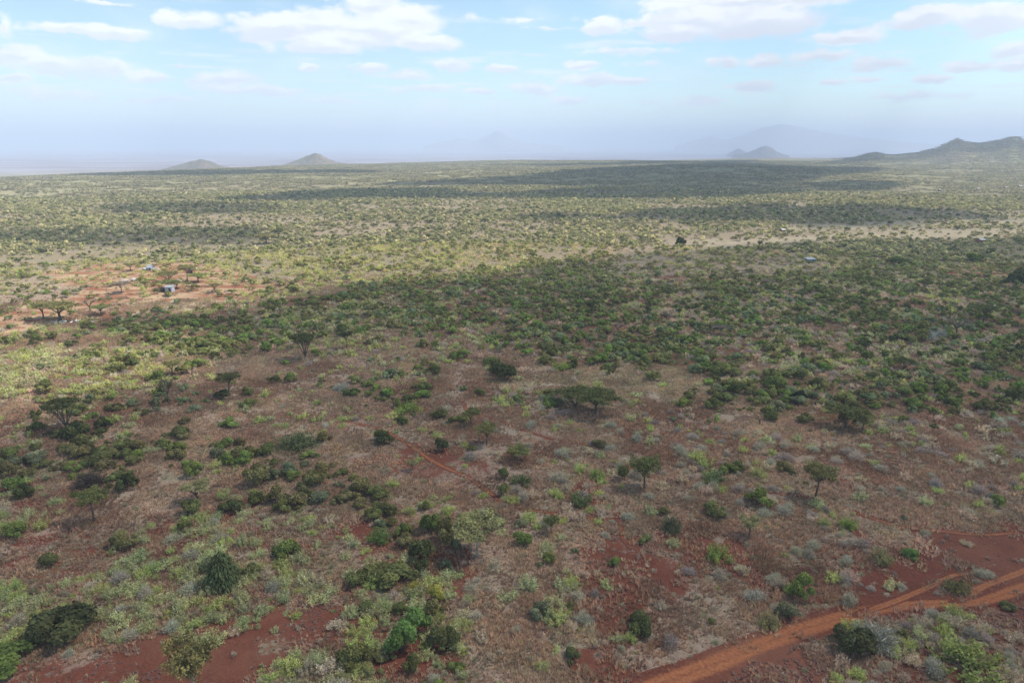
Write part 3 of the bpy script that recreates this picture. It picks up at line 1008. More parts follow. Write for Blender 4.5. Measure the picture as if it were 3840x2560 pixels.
# ------------------------------------------------------------------ clouds that throw the shade seen on the land
CLOUD_BASE = 900.0
SHADE = [
    ([(-900, 1120), (0, 940), (200, 915), (420, 868), (560, 790), (440, 764), (230, 758), (140, 744), (260, 724), (480, 704), (640, 682), (800, 648), (1000, 652), (1080, 640), (1230, 602), (1450, 582), (1650, 566), (1850, 551), (2100, 546), (2352, 551), (3000, 562), (3500, 900), (3500, 1900), (-1200, 1900)], .95, 8),
    ([(-200, 535), (60, 531), (400, 523), (620, 521), (640, 545), (560, 560), (250, 562), (0, 560), (-200, 565)], 1.1, 14),
    ([(215, 480), (260, 466), (430, 464), (620, 469), (660, 487), (450, 496), (260, 491)], 1.2, 18),
    ([(480, 457), (620, 448), (800, 434), (1000, 432), (1090, 440), (1176, 442), (1480, 425), (1830, 420), (1900, 440), (1700, 455), (1400, 458), (1000, 456), (620, 462)], 3.2, 22),
    ([(820, 424), (1000, 415), (1180, 405), (1340, 390), (1500, 380), (1640, 374), (1760, 376), (2000, 385), (2050, 395), (1900, 410), (1800, 432), (1500, 434), (1300, 428), (1050, 425)], 3.2, 30),
    ([(130, 404), (350, 394), (600, 390), (850, 391), (880, 397), (500, 403)], 3.0, 30),
    ([(1220, 499), (1300, 490), (1450, 493), (1500, 481), (1800, 467), (1900, 476), (2000, 470), (2250, 486), (2300, 500), (2150, 525), (1900, 529), (1780, 511), (1500, 505), (1300, 506)], 2.0, 20),
    ([(1700, 440), (1850, 416), (2050, 415), (2120, 425), (2000, 440), (1780, 447)], 2.7, 22),
    ([(1880, 0, 2500), (1960, 0, 3300), (2150, 0, 3500), (2520, 0, 3500), (2540, 0, 2300), (2352, 0, 2250), (2150, 0, 2350), (2000, 0, 2400)], 1.3, 40),
    ([(1130, 379), (1400, 373), (1750, 366), (1760, 371), (1300, 381)], 2.7, 40),
]


def cloud_mesh():
    V, Fc = [], []
    off = sdir[:2] / sdir[2] * CLOUD_BASE
    for ci, (poly, tau, edge) in enumerate(SHADE):
        P = []
        for q in poly:
            if len(q) == 3:
                P.append(((q[0] - 1176) / F * .96 * q[2], q[2]))
            elif q[1] > 1400 or not -300 < q[0] < 2700:
                P.append(tuple(flat_at(q[0], min(q[1], 1900))))
            else:
                P.append(tuple(at(*q)[:2]))
        P = np.array(P)
        lo, hi = P.min(0) - 60, P.max(0) + 60
        if ci == 0:
            lo = np.maximum(lo, [-520, -60]); hi = np.minimum(hi, [760, 900])
        step = max(5.0, edge * .6)
        nx, ny = int((hi[0] - lo[0]) / step) + 1, int((hi[1] - lo[1]) / step) + 1
        X, Y = np.meshgrid(lo[0] + np.arange(nx) * step, lo[1] + np.arange(ny) * step)
        s = edge / 9.0
        sd = poly_sd(X, Y, P) + (fbm(X / (38 * s), Y / (26 * s), 90 + ci, 4, .55) - .5) * (44 if ci == 0 else 22) * s
        t = np.clip(sd / (edge * (1.6 if ci == 0 else .8)), 0, 1) ** .8
        t = t * (0.75 + .5 * fbm(X / (70 * s), Y / (50 * s), 120 + ci, 3))
        if ci == 0:   # thinner over the middle of the near slope
            t = t * (0.80 + .35 * fbm(X / 60, Y / 60, 140, 3))
        T = tau * 12.5 * t          # density .08 per metre
        cell = np.maximum.reduce([T[:-1, :-1], T[1:, :-1], T[:-1, 1:], T[1:, 1:]]) > 0
        idx = np.full(T.shape, -1, int); top = np.full(T.shape, -1, int)
        for j, i in zip(*np.nonzero(cell)):
            q = []
            for (jj, ii) in ((j, i), (j, i + 1), (j + 1, i + 1), (j + 1, i)):
                if idx[jj, ii] < 0:
                    cx, cy = X[jj, ii] + off[0], Y[jj, ii] + off[1]
                    idx[jj, ii] = len(V); V.append((cx, cy, CLOUD_BASE - T[jj, ii] * .4 + ci * 3))
                    if T[jj, ii] > 0:
                        top[jj, ii] = len(V); V.append((cx, cy, CLOUD_BASE + T[jj, ii] * .6 + ci * 3))
                    else:
                        top[jj, ii] = idx[jj, ii]
                q.append((jj, ii))
            bt = [idx[k] for k in q]; tp = [top[k] for k in q]
            Fc.append(tuple(bt[::-1]))
            if len(set(tp)) >= 3:
                Fc.append(tuple(tp))
    me = mesh_from('clouds', V, Fc)
    m, t = new_mat('cloud')
    vs = N(t, 'ShaderNodeVolumeScatter', inp={0: (.97, .97, .98, 1), 1: .08 * math.sin(R(SUN_EL))})
    o = N(t, 'ShaderNodeOutputMaterial')
    t.links.new(vs.outputs[0], o.inputs['Volume'])
    me.materials.append(m)
    return link('clouds', me, kind='stuff')


cloud_mesh()

# ------------------------------------------------------------------ haze
HZ = 26000.0
HAZE_TOP, HAZE_BOT = 455.0, -95.0


def haze():
    V = [(x, y, z) for z in (HAZE_BOT, HAZE_TOP) for y in (-HZ * 2, HZ * 2) for x in (-HZ * 2, HZ * 2)]
    Fc = [(0, 2, 3, 1), (4, 5, 7, 6), (0, 1, 5, 4), (2, 6, 7, 3), (0, 4, 6, 2), (1, 3, 7, 5)]
    me = mesh_from('haze', V, Fc)
    m, t = new_mat('haze')
    pv = N(t, 'ShaderNodeVolumePrincipled')
    pv.inputs['Color'].default_value = (.69, .81, .97, 1)
    pv.inputs['Density'].default_value = 1 / 5300.0
    o = N(t, 'ShaderNodeOutputMaterial')
    t.links.new(pv.outputs[0], o.inputs['Volume'])
    me.materials.append(m)
    link('haze', me, kind='stuff')


haze()

# ------------------------------------------------------------------ named trees and bushes
T_DARK, T_MID, T_OLIVE, T_PALE, T_BRIGHT = (.066, .074, .030), (.104, .113, .042), (.125, .116, .050), (.185, .180, .088), (.122, .152, .045)
T_GREY, T_LIME, T_VIVID, T_YELL, T_DEAD = (.135, .118, .096), (.165, .215, .055), (.092, .150, .045), (.26, .25, .06), (.19, .165, .135)


def place_tree(px, py, hpx, wpx, form, tint, label, group, var=0, rot=None):
    p = at(px, py)
    s = slant(p)
    ang = math.asin((CAMZ - p[2]) / s)
    w = wpx * s / F
    h = max((hpx * s / F - .30 * w * math.sin(ang)) / math.cos(ang), .35 * w)
    tm, cm = FORMS[form][var % len(FORMS[form])]
    e = bpy.data.objects.new('acacia_tree', None)
    COL.objects.link(e)
    e.location = (p[0], p[1], p[2])
    e.rotation_euler = (0, 0, random.uniform(0, 6.28) if rot is None else rot)
    e.scale = (w / 1.36, w / 1.36, h)
    e['label'] = label; e['category'] = 'acacia tree'; e['group'] = group
    link('trunk', tm, e)
    link('crown', cm, e, tint=tint)
    return (p[0], p[1], w)


def jitter(c, a=.18):
    k = 1 + random.uniform(-a, a)
    return [float(min(1, max(0, v * k * (1 + random.uniform(-a, a) * .35)))) for v in c]


TREES_G = 'acacia trees standing in the bush'
NAMED = [  # px, py(foot), height px, width px, form, tint, label, short landmark phrase
    (1368, 952, 62, 112, 'umbrella', T_DARK, 'largest flat-topped umbrella acacia with forked stems beside the straw clearing', 'the largest umbrella acacia'),
    (1322, 938, 52, 100, 'multi', T_DARK, 'dark wide acacia joined behind the largest umbrella acacia', None),
    (1082, 978, 42, 48, 'umbrella', T_MID, 'small neat green umbrella acacia on a thin trunk beside the red footpath', 'the small neat umbrella acacia'),
    (1118, 1021, 48, 58, 'umbrella', T_OLIVE, 'open umbrella acacia with visible limbs just in front of the small neat one', 'the open-limbed acacia'),
    (1480, 1120, 78, 72, 'vase', T_MID, 'tall rounded green acacia on a single trunk above the red gully', 'the tall rounded acacia'),
    (1873, 1142, 72, 68, 'tall', T_OLIVE, 'lone one-sided acacia with a leaning bare trunk beside the upper footpath', 'the leaning lone acacia'),
    (1940, 983, 52, 88, 'umbrella', T_DARK, 'dark grey umbrella acacia with several stems at the edge of the brown grass', 'the dark many-stemmed acacia'),
    (1980, 988, 40, 48, 'vase', T_PALE, 'pale green rounded acacia touching the dark many-stemmed umbrella acacia', None),
    (216, 1196, 66, 60, 'tall', T_MID, 'mid green acacia on a straight trunk in the brown grass slope', 'the straight-trunked acacia'),
    (457, 1152, 46, 60, 'umbrella', T_PALE, 'pale mint green little umbrella acacia by the narrow red gully', 'the mint green umbrella acacia'),
    (140, 736, 40, 84, 'umbrella', T_OLIVE, 'spreading forked acacia in sun with white goats in its shade', 'the spreading goat-shade acacia'),
    (100, 731, 34, 46, 'umbrella', T_OLIVE, 'smaller acacia close beside the spreading forked one with goats', None),
    (700, 826, 64, 66, 'multi', T_DARK, 'dark umbrella acacia with grey forked stems above dense green bushes', 'the dark forked acacia'),
    (797, 802, 42, 32, 'tall', T_DARK, 'thin slender acacia on a bare pole trunk behind the grey-green thicket', 'the slender pole acacia'),
    (527, 910, 52, 52, 'tall', T_DARK, 'dark ragged acacia beside two round bushes in brown grass', 'the dark ragged acacia'),
    (396, 862, 34, 42, 'umbrella', T_OLIVE, 'small open acacia at the edge of sunlit yellow shrubs', 'the small open acacia'),
    (156, 986, 68, 66, 'multi', T_DARK, 'big blue-green layered acacia among dark bushes at the slope foot', 'the layered acacia'),
    (448, 1602, 122, 100, 'palestem', T_OLIVE, 'feathery open acacia rising over bare red soil at the picture bottom', 'the feathery acacia over red soil'),
    (1096, 1278, 92, 116, 'palestem', T_PALE, 'broad pale green acacia with a grey fan of limbs over an eroded bank', 'the broad pale acacia'),
    (2258, 742, 38, 58, 'umbrella', T_DARK, 'dark umbrella acacia standing above thick green scrub near the dull clearing', 'the dark scrub acacia'),
    (2196, 768, 34, 58, 'bare', T_GREY, 'leafless grey-brown umbrella acacia in thick green scrub', 'the leafless acacia'),
    (1721, 1230, 46, 46, 'vase', T_PALE, 'short pale green vase-shaped acacia in dry brown grass', 'the vase-shaped acacia'),
    (1266, 1224, 44, 38, 'vase', T_MID, 'narrow grey-green sapling acacia alone in brown grass', 'the narrow sapling acacia'),
    (1190, 1056, 38, 60, 'palestem', T_MID, 'loose light acacia with two white stems beside pale bushes', 'the white-stemmed acacia'),
    (947, 1079, 26, 28, 'vase', T_PALE, 'tiny pale acacia standing on bare red soil', 'the tiny acacia on red soil'),
    (1700, 553, 15, 20, 'umbrella', T_OLIVE, 'small sunlit umbrella acacia on the far straw strip', None),
    (1745, 569, 17, 14, 'vase', T_OLIVE, 'slim sunlit acacia at the near edge of the far straw strip', None),
    (300, 622, 17, 30, 'umbrella', T_MID, 'flat acacia throwing a dark shade on dusty ground behind the thatch huts', None),
    (385, 648, 24, 42, 'multi', T_OLIVE, 'large grey-green umbrella acacia in the middle of the homestead', 'the homestead acacia'),
    (390, 662, 20, 46, 'multi', T_MID, 'broad bright acacia just behind the grey iron shed', None),
    (430, 645, 32, 34, 'tall', T_OLIVE, 'tallest brown-green acacia in the homestead', 'the tallest homestead acacia'),
    (455, 648, 20, 44, 'umbrella', T_MID, 'long low acacia with a dark shade strip in the homestead', None),
    (407, 662, 16, 30, 'umbrella', T_OLIVE, 'small acacia on a thin trunk right of the grey iron shed', None),
    (495, 672, 21, 28, 'umbrella', T_OLIVE, 'grey umbrella acacia between homestead and shaded bush', None),
    (280, 672, 24, 36, 'palestem', T_GREY, 'bare-limbed grey acacia on dusty ground before the thatch huts', None),
    (208, 715, 26, 34, 'bare', T_GREY, 'thin-crowned acacia on a long bare trunk beside the straw patch', 'the thin-crowned acacia'),
    (233, 722, 22, 40, 'umbrella', T_MID, 'low green umbrella acacia in front of the straw patch', None),
    (440, 622, 12, 16, 'vase', T_MID, 'small round acacia behind the brown-walled house', None),
    (612, 560, 22, 44, 'umbrella', T_OLIVE, 'umbrella acacia amid pale grass beyond the homestead', None),
    (800, 540, 15, 24, 'umbrella', T_OLIVE, 'far brown-green umbrella acacia in yellow shrubs', None),
    (640, 545, 18, 26, 'umbrella', T_DARK, 'dark far acacia standing clear of yellow-green scrub', None),
    (2120, 668, 22, 30, 'umbrella', T_DARK, 'crooked green acacia at the edge of the brown field', None),
    (2185, 662, 17, 26, 'vase', T_MID, 'small round acacia on pale ground before the dull clearing', None),
    (1970, 656, 22, 26, 'umbrella', T_DARK, 'dark acacia leaning over two black-green bushes', None),
    (1995, 655, 18, 22, 'umbrella', T_DARK, 'smaller dark acacia paired beside the leaning one', None),
    (1760, 660, 20, 28, 'umbrella', T_GREY, 'grey flat acacia in the dense shaded scrub', None),
    (1840, 690, 22, 38, 'umbrella', T_DARK, 'flat dark acacia layered over the middle of the shaded scrub', None),
    (1530, 735, 24, 40, 'bare', T_GREY, 'half-bare brown acacia in the heart of the shaded scrub', None),
    (1640, 700, 28, 40, 'multi', T_OLIVE, 'olive acacia with drooping crown in the shaded scrub', None),
    (2075, 850, 26, 44, 'multi', T_DARK, 'wide dark acacia behind the grey-green shrub flat', None),
    (1655, 770, 26, 40, 'palestem', T_GREY, 'brown thin acacia at the near edge of the shaded scrub', None),
    (1420, 765, 24, 36, 'bare', T_GREY, 'grey bare acacia beside a dark green bush patch', None),
    (2370, 720, 40, 60, 'multi', T_MID, 'bright green acacia cut by the picture edge', None),
    (390, 930, 60, 40, 'bare', T_GREY, 'dark grey leafless thorn acacia near the sun edge', 'the leafless thorn acacia'),
]
landmarks, occupied = [], []
for i, (px, py, hp, wp, form, tint, lab, short) in enumerate(NAMED):
    x, y, w = place_tree(px, py, hp, wp, form, jitter([v * (1.35 if py < 760 else 1.12) for v in tint], .08), lab, TREES_G, i)
    occupied.append((x, y, w * .5))
    if short:
        landmarks.append((px, py, short))


def place_bush(name, me, px, py, wpx, hpx, tint, label, cat, group, hmul=1.0):
    p = at(px, py)
    s = slant(p)
    ang = math.asin((CAMZ - p[2]) / s)
    w = wpx * s / F
    y = p[1] + .40 * w
    x = p[0] * y / p[1]
    z = float(terrain(x, y))
    h = max((hpx * s / F - .38 * w * math.sin(ang)) / math.cos(ang), .36 * w) * hmul
    o = link(name, me, None, (x, y, z - .03 * w), label=label, category=cat, group=group, tint=tint)
    o.rotation_euler = (0, 0, random.uniform(0, 6.28))
    o.scale = (w / 1.9, w / 1.9, h / 1.0)
    return x, y, w


BUSH_G = 'green bushes of the dry savanna'
PALE_G = 'pale dry bushes of the savanna'
HANDB = [  # px, py(front foot), width, height, mesh, tint, label, landmark
    (515, 1364, 64, 68, 'con', (.066, .082, .036), 'conical blue-green bush like a little fir, darkest on the left slope', 'the conical blue-green bush'),
    (160, 1508, 128, 76, 'leaf', (.066, .074, .032), 'very big dark olive dome of a bush on red soil', 'the big olive dome bush'),
    (22, 1572, 104, 52, 'leaf', (.075, .105, .030), 'wide bright green bush cut by the bottom left corner', None),
    (925, 1518, 78, 62, 'leaf', T_VIVID, 'large vivid green bush in front, lower half of a leaning pair', None),
    (950, 1478, 78, 60, 'leaf', T_VIVID, 'large vivid green bush, upper half of a leaning pair', 'the vivid green pair of bushes'),
    (1020, 1502, 74, 54, 'leaf', T_DARK, 'dark green ball bush right beside the vivid green pair', 'the dark ball beside the vivid pair'),
    (968, 1298, 66, 58, 'leaf', T_DARK, 'dark blackish green round bush below the broad pale acacia', 'the blackish round bush'),
    (968, 1322, 40, 34, 'leaf', T_DARK, 'small dark bush tucked in front of the blackish round bush', None),
    (1022, 1262, 62, 60, 'leaf', T_OLIVE, 'tall dark olive bush leaning against the broad pale acacia', None),
    (985, 1230, 54, 52, 'leaf', T_BRIGHT, 'bright green tall bush behind the blackish round bush', None),
    (875, 1254, 58, 40, 'soft', (.10, .145, .045), 'bright feathery light green bush at the edge of red soil', 'the bright feathery bush'),
    (908, 1358, 96, 48, 'leaf', T_MID, 'broad dark green double bush above pale shrubs', 'the broad double bush'),
    (822, 1354, 50, 36, 'leaf', T_MID, 'mid green bush left of the broad double bush', None),
    (1000, 1390, 44, 36, 'leaf', T_YELL, 'yellow-flecked bush beside dark red stones', 'the yellow-flecked bush'),
    (955, 1362, 34, 26, 'soft', T_YELL, 'small yellow-green bush at the tip of a red soil strip', None),
    (1843, 1388, 58, 52, 'leaf', T_BRIGHT, 'dense deep green ball bush amid pale grey shrubs', 'the deep green ball bush'),
    (1822, 1372, 38, 36, 'soft', T_LIME, 'lime green shrub clinging to the deep green ball bush', None),
    (1650, 1298, 58, 42, 'soft', T_LIME, 'feathery lime green bush standing clear in brown grass', 'the feathery lime bush'),
    (2090, 1290, 38, 22, 'leaf', T_VIVID, 'vivid green small bush alone on red soil', 'the vivid small bush on red soil'),
    (2194, 1370, 52, 34, 'soft', T_OLIVE, 'olive green dome bush on the verge of the dirt track', 'the dome bush by the track'),
    (1540, 1230, 46, 42, 'soft', (.07, .09, .05), 'grey-green rounded bush alone in brown grass', 'the grey-green lone bush'),
    (2020, 1300, 46, 38, 'soft', T_PALE, 'pale bush with a dark green side on red stony soil', 'the two-toned bush'),
    (1015, 1044, 40, 34, 'leaf', T_DARK, 'dark solid ball bush on the bare red patch edge', 'the dark ball bush'),
    (690, 1040, 92, 50, 'twig', (.10, .12, .055), 'wide fan-shaped bush with grey stems and light green top', 'the fan-shaped bush'),
    (637, 1164, 54, 38, 'leaf', T_OLIVE, 'dark olive bush behind the pale green shrub field', 'the dark olive bush'),
    (590, 1166, 40, 32, 'leaf', T_MID, 'green bush between two dark olive bushes', None),
    (532, 1186, 54, 32, 'leaf', T_DARK, 'low dark bush on bare soil above the shrub field', None),
    (440, 1192, 48, 38, 'leaf', T_MID, 'round green bush at the head of the narrow red gully', 'the round gully bush'),
    (430, 1228, 36, 28, 'leaf', T_MID, 'smaller green bush halfway down the narrow red gully', None),
    (293, 1268, 60, 38, 'leaf', T_OLIVE, 'brownish olive dome bush in the brown grass slope', 'the brownish dome bush'),
    (42, 1244, 46, 34, 'leaf', T_BRIGHT, 'fresh green round bush near the picture edge', None),
    (120, 1308, 48, 28, 'leaf', T_MID, 'low green bush ringed by pale shrubs', None),
    (297, 1133, 48, 36, 'leaf', T_DARK, 'dark bush standing over a strip of red soil', None),
    (65, 1150, 42, 30, 'leaf', T_DARK, 'dark ball bush at the end of a red soil strip', None),
    (205, 1130, 66, 40, 'twig', (.06, .05, .042), 'dusky grey leafless thicket under the dark bush band', None),
    (662, 1294, 58, 44, 'leaf', T_BRIGHT, 'fresh green domed bush between shrub field and red soil', 'the fresh green domed bush'),
    (593, 1124, 66, 52, 'leaf', T_OLIVE, 'tall olive bush where the dark bush bands meet', None),
    (1197, 1122, 48, 38, 'soft', (.08, .105, .045), 'ash green round bush beside two smaller bushes', 'the ash green bush'),
    (1155, 1103, 32, 26, 'leaf', T_MID, 'upper small bush beside the ash green round bush', None),
    (1152, 1142, 32, 30, 'leaf', T_MID, 'lower small bush beside the ash green round bush', None),
    (1330, 1168, 62, 36, 'soft', (.09, .12, .05), 'wide low green bush with a grey side in brown grass', 'the wide low bush'),
    (1945, 1222, 40, 30, 'soft', T_LIME, 'thin bright green shrub next to the upper footpath', None),
    (1950, 1520, 92, 62, 'leaf', (.055, .058, .028), 'dark olive half of a great mound bush below the track', None),
    (1998, 1508, 100, 62, 'twig', (.20, .20, .16), 'pale grey half of a great mound bush below the track', 'the great mound bush'),
    (2210, 1578, 120, 70, 'soft', (.16, .19, .06), 'great lime pale shrub mound at the bottom right', 'the great lime mound'),
    (1768, 1450, 52, 36, 'soft', T_PALE, 'pale feathery shrub just above the dirt track', None),
    (1160, 884, 72, 48, 'leaf', T_DARK, 'large dark bush at the left end of the straw clearing', 'the dark bush by the straw clearing'),
    (1140, 866, 46, 40, 'leaf', T_MID, 'green bush behind the dark bush by the straw clearing', None),
    (185, 1014, 62, 40, 'leaf', T_DARK, 'dark round bush below the layered acacia', None),
    (237, 988, 28, 26, 'leaf', T_DARK, 'small dark ball bush right of the layered acacia', None),
    (510, 922, 34, 24, 'leaf', T_DARK, 'squat dark bush left of the dark ragged acacia', None),
    (668, 880, 32, 22, 'leaf', T_BRIGHT, 'small bright round bush alone in brown grass', 'the small bright lone bush'),
    (452, 850, 44, 22, 'leaf', T_BRIGHT, 'bright green low bush above the dark ragged acacia', None),
    (783, 902, 42, 26, 'twig', (.26, .26, .22), 'whitish dry bush standing in brown grass', 'the whitish dry bush'),
    (940, 955, 60, 36, 'soft', T_LIME, 'yellowish lime bush mound left of the small neat acacia', None),
    (1780, 905, 56, 38, 'leaf', T_BRIGHT, 'bright green bush cluster right of the straw clearing', 'the bright bush cluster'),
    (1695, 912, 44, 34, 'leaf', T_MID, 'rounded bush at the right end of the straw clearing', None),
    (1833, 928, 40, 26, 'leaf', (.028, .038, .02), 'nearly black round bush beyond the brown grass', 'the nearly black bush'),
    (1565, 567, 28, 24, 'leaf', T_DARK, 'dark rounded tree-like bush alone on the far straw strip', None),
    (2060, 612, 40, 20, 'leaf', T_BRIGHT, 'long bright green bush before the dull clearing', None),
    (2240, 606, 40, 20, 'leaf', T_BRIGHT, 'dense bright bush above the dull clearing', None),
    (2335, 668, 54, 38, 'leaf', T_DARK, 'big black-green bush mass at the right picture edge', None),
    (2135, 784, 28, 24, 'twig', (.30, .31, .27), 'white-flowering bush, left of a close pair', None),
    (2160, 778, 26, 22, 'twig', (.32, .33, .29), 'white-flowering bush, right of a close pair', 'the white-flowering pair'),
    (1060, 830, 50, 26, 'leaf', T_BRIGHT, 'bright green low bush amid grey thickets', None),
    (1290, 855, 50, 26, 'soft', T_LIME, 'lime green loose bush behind the straw clearing', None),
    (1640, 870, 60, 34, 'leaf', T_MID, 'dark leafy bush clump above the straw clearing', None),
    (1940, 1002, 10, 8, 'soft', T_PALE, '', None),
    (1640, 1120, 62, 40, 'soft', (.11, .14, .06), 'light green shrub dome in open brown grass', None),
    (1370, 1105, 36, 30, 'soft', T_LIME, 'spiky lime shrub beside the tall rounded acacia', None),
    (1432, 1110, 38, 40, 'leaf', T_MID, 'thin grey-green bush left of the tall rounded acacia', None),
]
cnt = {'leaf': 0, 'soft': 0, 'twig': 0, 'con': 0}
for px, py, wp, hp, kind, tint, lab, short in HANDB:
    if not lab:
        continue
    i = cnt[kind]; cnt[kind] += 1
    me = {'leaf': LEAFY_HI, 'soft': SOFT_HI, 'twig': TWIG_HI, 'con': [CONIFER]}[kind]
    me = me[i % len(me)]
    nm, cat, gr = ('leafy_bush', 'bush', BUSH_G) if kind in ('leaf', 'con') else ('dry_bush', 'bush', PALE_G)
    if kind == 'con':
        x, y, w = place_bush(nm, me, px, py, wp, hp, tint, lab, cat, gr, 1.0)
    else:
        x, y, w = place_bush(nm, me, px, py, wp, hp, jitter(tint, .06), lab, cat, gr)
    occupied.append((x, y, w * .5))
    if short:
        landmarks.append((px, py, short))

for px, py, s in ((1760, 1470, 'the dirt track bend'), (2010, 1396, 'the track junction'), (990, 1070, 'the bare red patch'), (1480, 1310, 'the long red bare strip'),
                  (1500, 880, 'the straw clearing'), (385, 668, 'the grey iron shed'), (1863, 603, 'the blue iron shed'), (2240, 630, 'the dull brown clearing'),
                  (400, 700, 'the yellow straw patch'), (340, 1440, 'the bottom left red soil'), (1750, 975, 'the charred stump')):
    landmarks.append((px, py, s))

# ------------------------------------------------------------------ scattered vegetation
OCC = np.array(occupied)


def clear_of_named(x, y, k=.9):
    ok = np.ones(len(x), bool)
    for ox, oy, orad in OCC:
        ok &= (x - ox) ** 2 + (y - oy) ** 2 > (orad * k) ** 2
    return ok


def wedge(n, r0, r1, half=41.5):
    r = np.sqrt(rng.uniform(r0 ** 2, r1 ** 2, n))
    a = rng.uniform(R(-half), R(half), n)
    return r * np.sin(a), r * np.cos(a)


def thin(x, y, s, k=.42):
    """drop plants that stand inside another (cell search)"""
    order = np.argsort(-s)
    cells, keep = {}, []
    for i in order:
        cx, cy = int(x[i] // 4), int(y[i] // 4)
        bad = False
        for a in (cx - 1, cx, cx + 1):
            for b in (cy - 1, cy, cy + 1):
                for j in cells.get((a, b), ()):
                    if (x[i] - x[j]) ** 2 + (y[i] - y[j]) ** 2 < (k * (s[i] + s[j]) * .5) ** 2:
                        bad = True; break
                if bad: break
            if bad: break
        if not bad:
            keep.append(i)
            cells.setdefault((cx, cy), []).append(i)
    return np.array(keep)


NEAR_R = 440.0
AREA = .5 * R(83) * (NEAR_R ** 2 - 58 ** 2)
LEAF_PAL = [(T_DARK, 'dark green', 1.8), (T_MID, 'mid green', 3), (T_OLIVE, 'olive', 2.4), (T_BRIGHT, 'bright green', 1.8), ((.125, .138, .078), 'grey-green', 2.8)]
PALE_PAL = [((.30, .31, .165), 'sage', 3), ((.31, .285, .215), 'ash grey', 1.4), ((.35, .29, .21), 'straw grey', 1.2), ((.28, .31, .115), 'lime', 2.2), ((.27, .23, .195), 'dusky grey', 1.0), ((.42, .41, .31), 'whitish', .3)]


def sample_zone(table, base_fn, dmax, lo, hi, seed):
    n = int(AREA * dmax)
    x, y = wedge(n, 58, NEAR_R)
    z = terrain(x, y)
    px, py = pixel_of(x, y, z)
    wx, wy = warp_px(x, y, px, py, seed)
    d = density(wx, wy, table, base_fn(px, py))
    bare = region(wx, wy, BARE, .05)
    dust = region(wx, wy, DUST, .05)
    straw = region(wx, wy, STRAW, .05)
    d = d * (1 - .9 * bare) * (1 - .72 * dust) * (1 - .75 * straw)
    d = d * ((.5 if lo > 1 else .15) + 1.6 * sstep(.35, .65, fbm(x / 13, y / 13, seed + 3, 4)))
    ok = (rng.random(n) * dmax < d) & (near_roads(x, y) > lo * .45) & clear_of_named(x, y)
    x, y, z, px, py = x[ok], y[ok], z[ok], px[ok], py[ok]
    s = rng.uniform(0, 1, len(x)) ** 1.7 * (hi - lo) + lo
    k = thin(x, y, s)
    return x[k], y[k], z[k], px[k], py[k], s[k]


def pick(pal, u, lit):
    w = np.array([p[2] for p in pal], float)
    c = np.cumsum(w / w.sum())
    return np.searchsorted(c, u)


def tints(pal, n, x, y, py, seed, px=None):
    u = np.clip(.65 * rng.random(n) + .35 * sstep(.3, .7, fbm(x / 22, y / 22, seed, 2)), 0, .9999)
    i = pick(pal, u, None)
    if px is not None:      # the left of the slope is greener, the right greyer
        i = np.where(np.isin(i, (1, 2, 4)) & (px < 1050) & (rng.random(n) < .75), np.where(rng.random(n) < .5, 0, 3), i)
        i = np.where(np.isin(i, (0, 3)) & (px > 1300) & (py > 1000) & (rng.random(n) < .45), rng.choice([1, 2, 4], n), i)
    col = np.array([p[0] for p in pal])[i]
    col = col * rng.uniform(.86, 1.16, (n, 1)) * rng.uniform(.94, 1.06, (n, 3))
    # yellower scrub of the sunlit plain, its sunlight painted into a paler tint
    lit = (1 - sstep(580, 720, py))[:, None]
    col = col * (1 + np.array([.26, .36, .20] if px is None else [.20, .12, .18]) * (1 - sstep(850, 1000, py))[:, None])     # tint made paler from the thicket outward
    col = col * (1 - lit) + (col * .80 + np.array([.13, .115, .05])) * lit
    return col, i


lx = sample_zone(LEAFY, lambda px, py: .005 + .030 * (1 - sstep(650, 1000, py)), .20, 1.2, 4.9, 501)
sx = sample_zone(PALE, lambda px, py: .075 + .04 * (1 - sstep(600, 900, py)), .8, .6, 2.9, 521)
lc, li = tints(LEAF_PAL, len(lx[0]), lx[0], lx[1], lx[4], 531)
pc, pi_ = tints(PALE_PAL, len(sx[0]), sx[0], sx[1], sx[4], 541, sx[3])


# the largest in the picture become things of their own
def largest(S, n, margin=0):
    x, y, z, px, py, s = S
    ap = s / np.sqrt(x * x + y * y + (CAMZ - z) ** 2)
    inside = (px > -10) & (px < 2362) & (py < 1590)
    ap = np.where(inside, ap, 0)
    return np.argsort(-ap)[:n]


ORD = ['nearest', 'second', 'third', 'fourth', 'fifth', 'sixth', 'seventh', 'eighth', 'ninth', 'tenth', 'eleventh', 'twelfth', 'thirteenth', 'fourteenth', 'fifteenth', 'sixteenth', 'seventeenth', 'eighteenth', 'nineteenth', 'twentieth']
SECT = ['right of', 'behind and right of', 'behind', 'behind and left of', 'left of', 'in front and left of', 'in front of', 'in front and right of']


def relations(items):
    """items: (px, py, descriptor) -> a label that names each by its closest landmark, side and rank"""
    groups = {}
    for k, (px, py, desc) in enumerate(items):
        b = min(range(len(landmarks)), key=lambda q: ((landmarks[q][0] - px) ** 2 + ((landmarks[q][1] - py) * 1.8) ** 2))
        dx, dy = px - landmarks[b][0], -(py - landmarks[b][1]) * 1.8
        sct = int(round(math.atan2(dy, dx) / (math.pi / 4))) % 8
        groups.setdefault((b, sct, desc), []).append((math.hypot(dx, dy), k))
    out = {}
    for (b, sct, desc), l in groups.items():
        l.sort()
        for q, (d, k) in enumerate(l):
            rank = '' if len(l) == 1 else ORD[min(q, 19)] + ' '
            out[k] = f'{rank}{desc} {SECT[sct]} {landmarks[b][2]}'
            if len(out[k].split()) > 16:
                out[k] = out[k].replace(' leafy bush', ' bush').replace(' soft bush', ' bush').replace('in front and ', 'front ').replace('behind and ', 'back ')
    return out


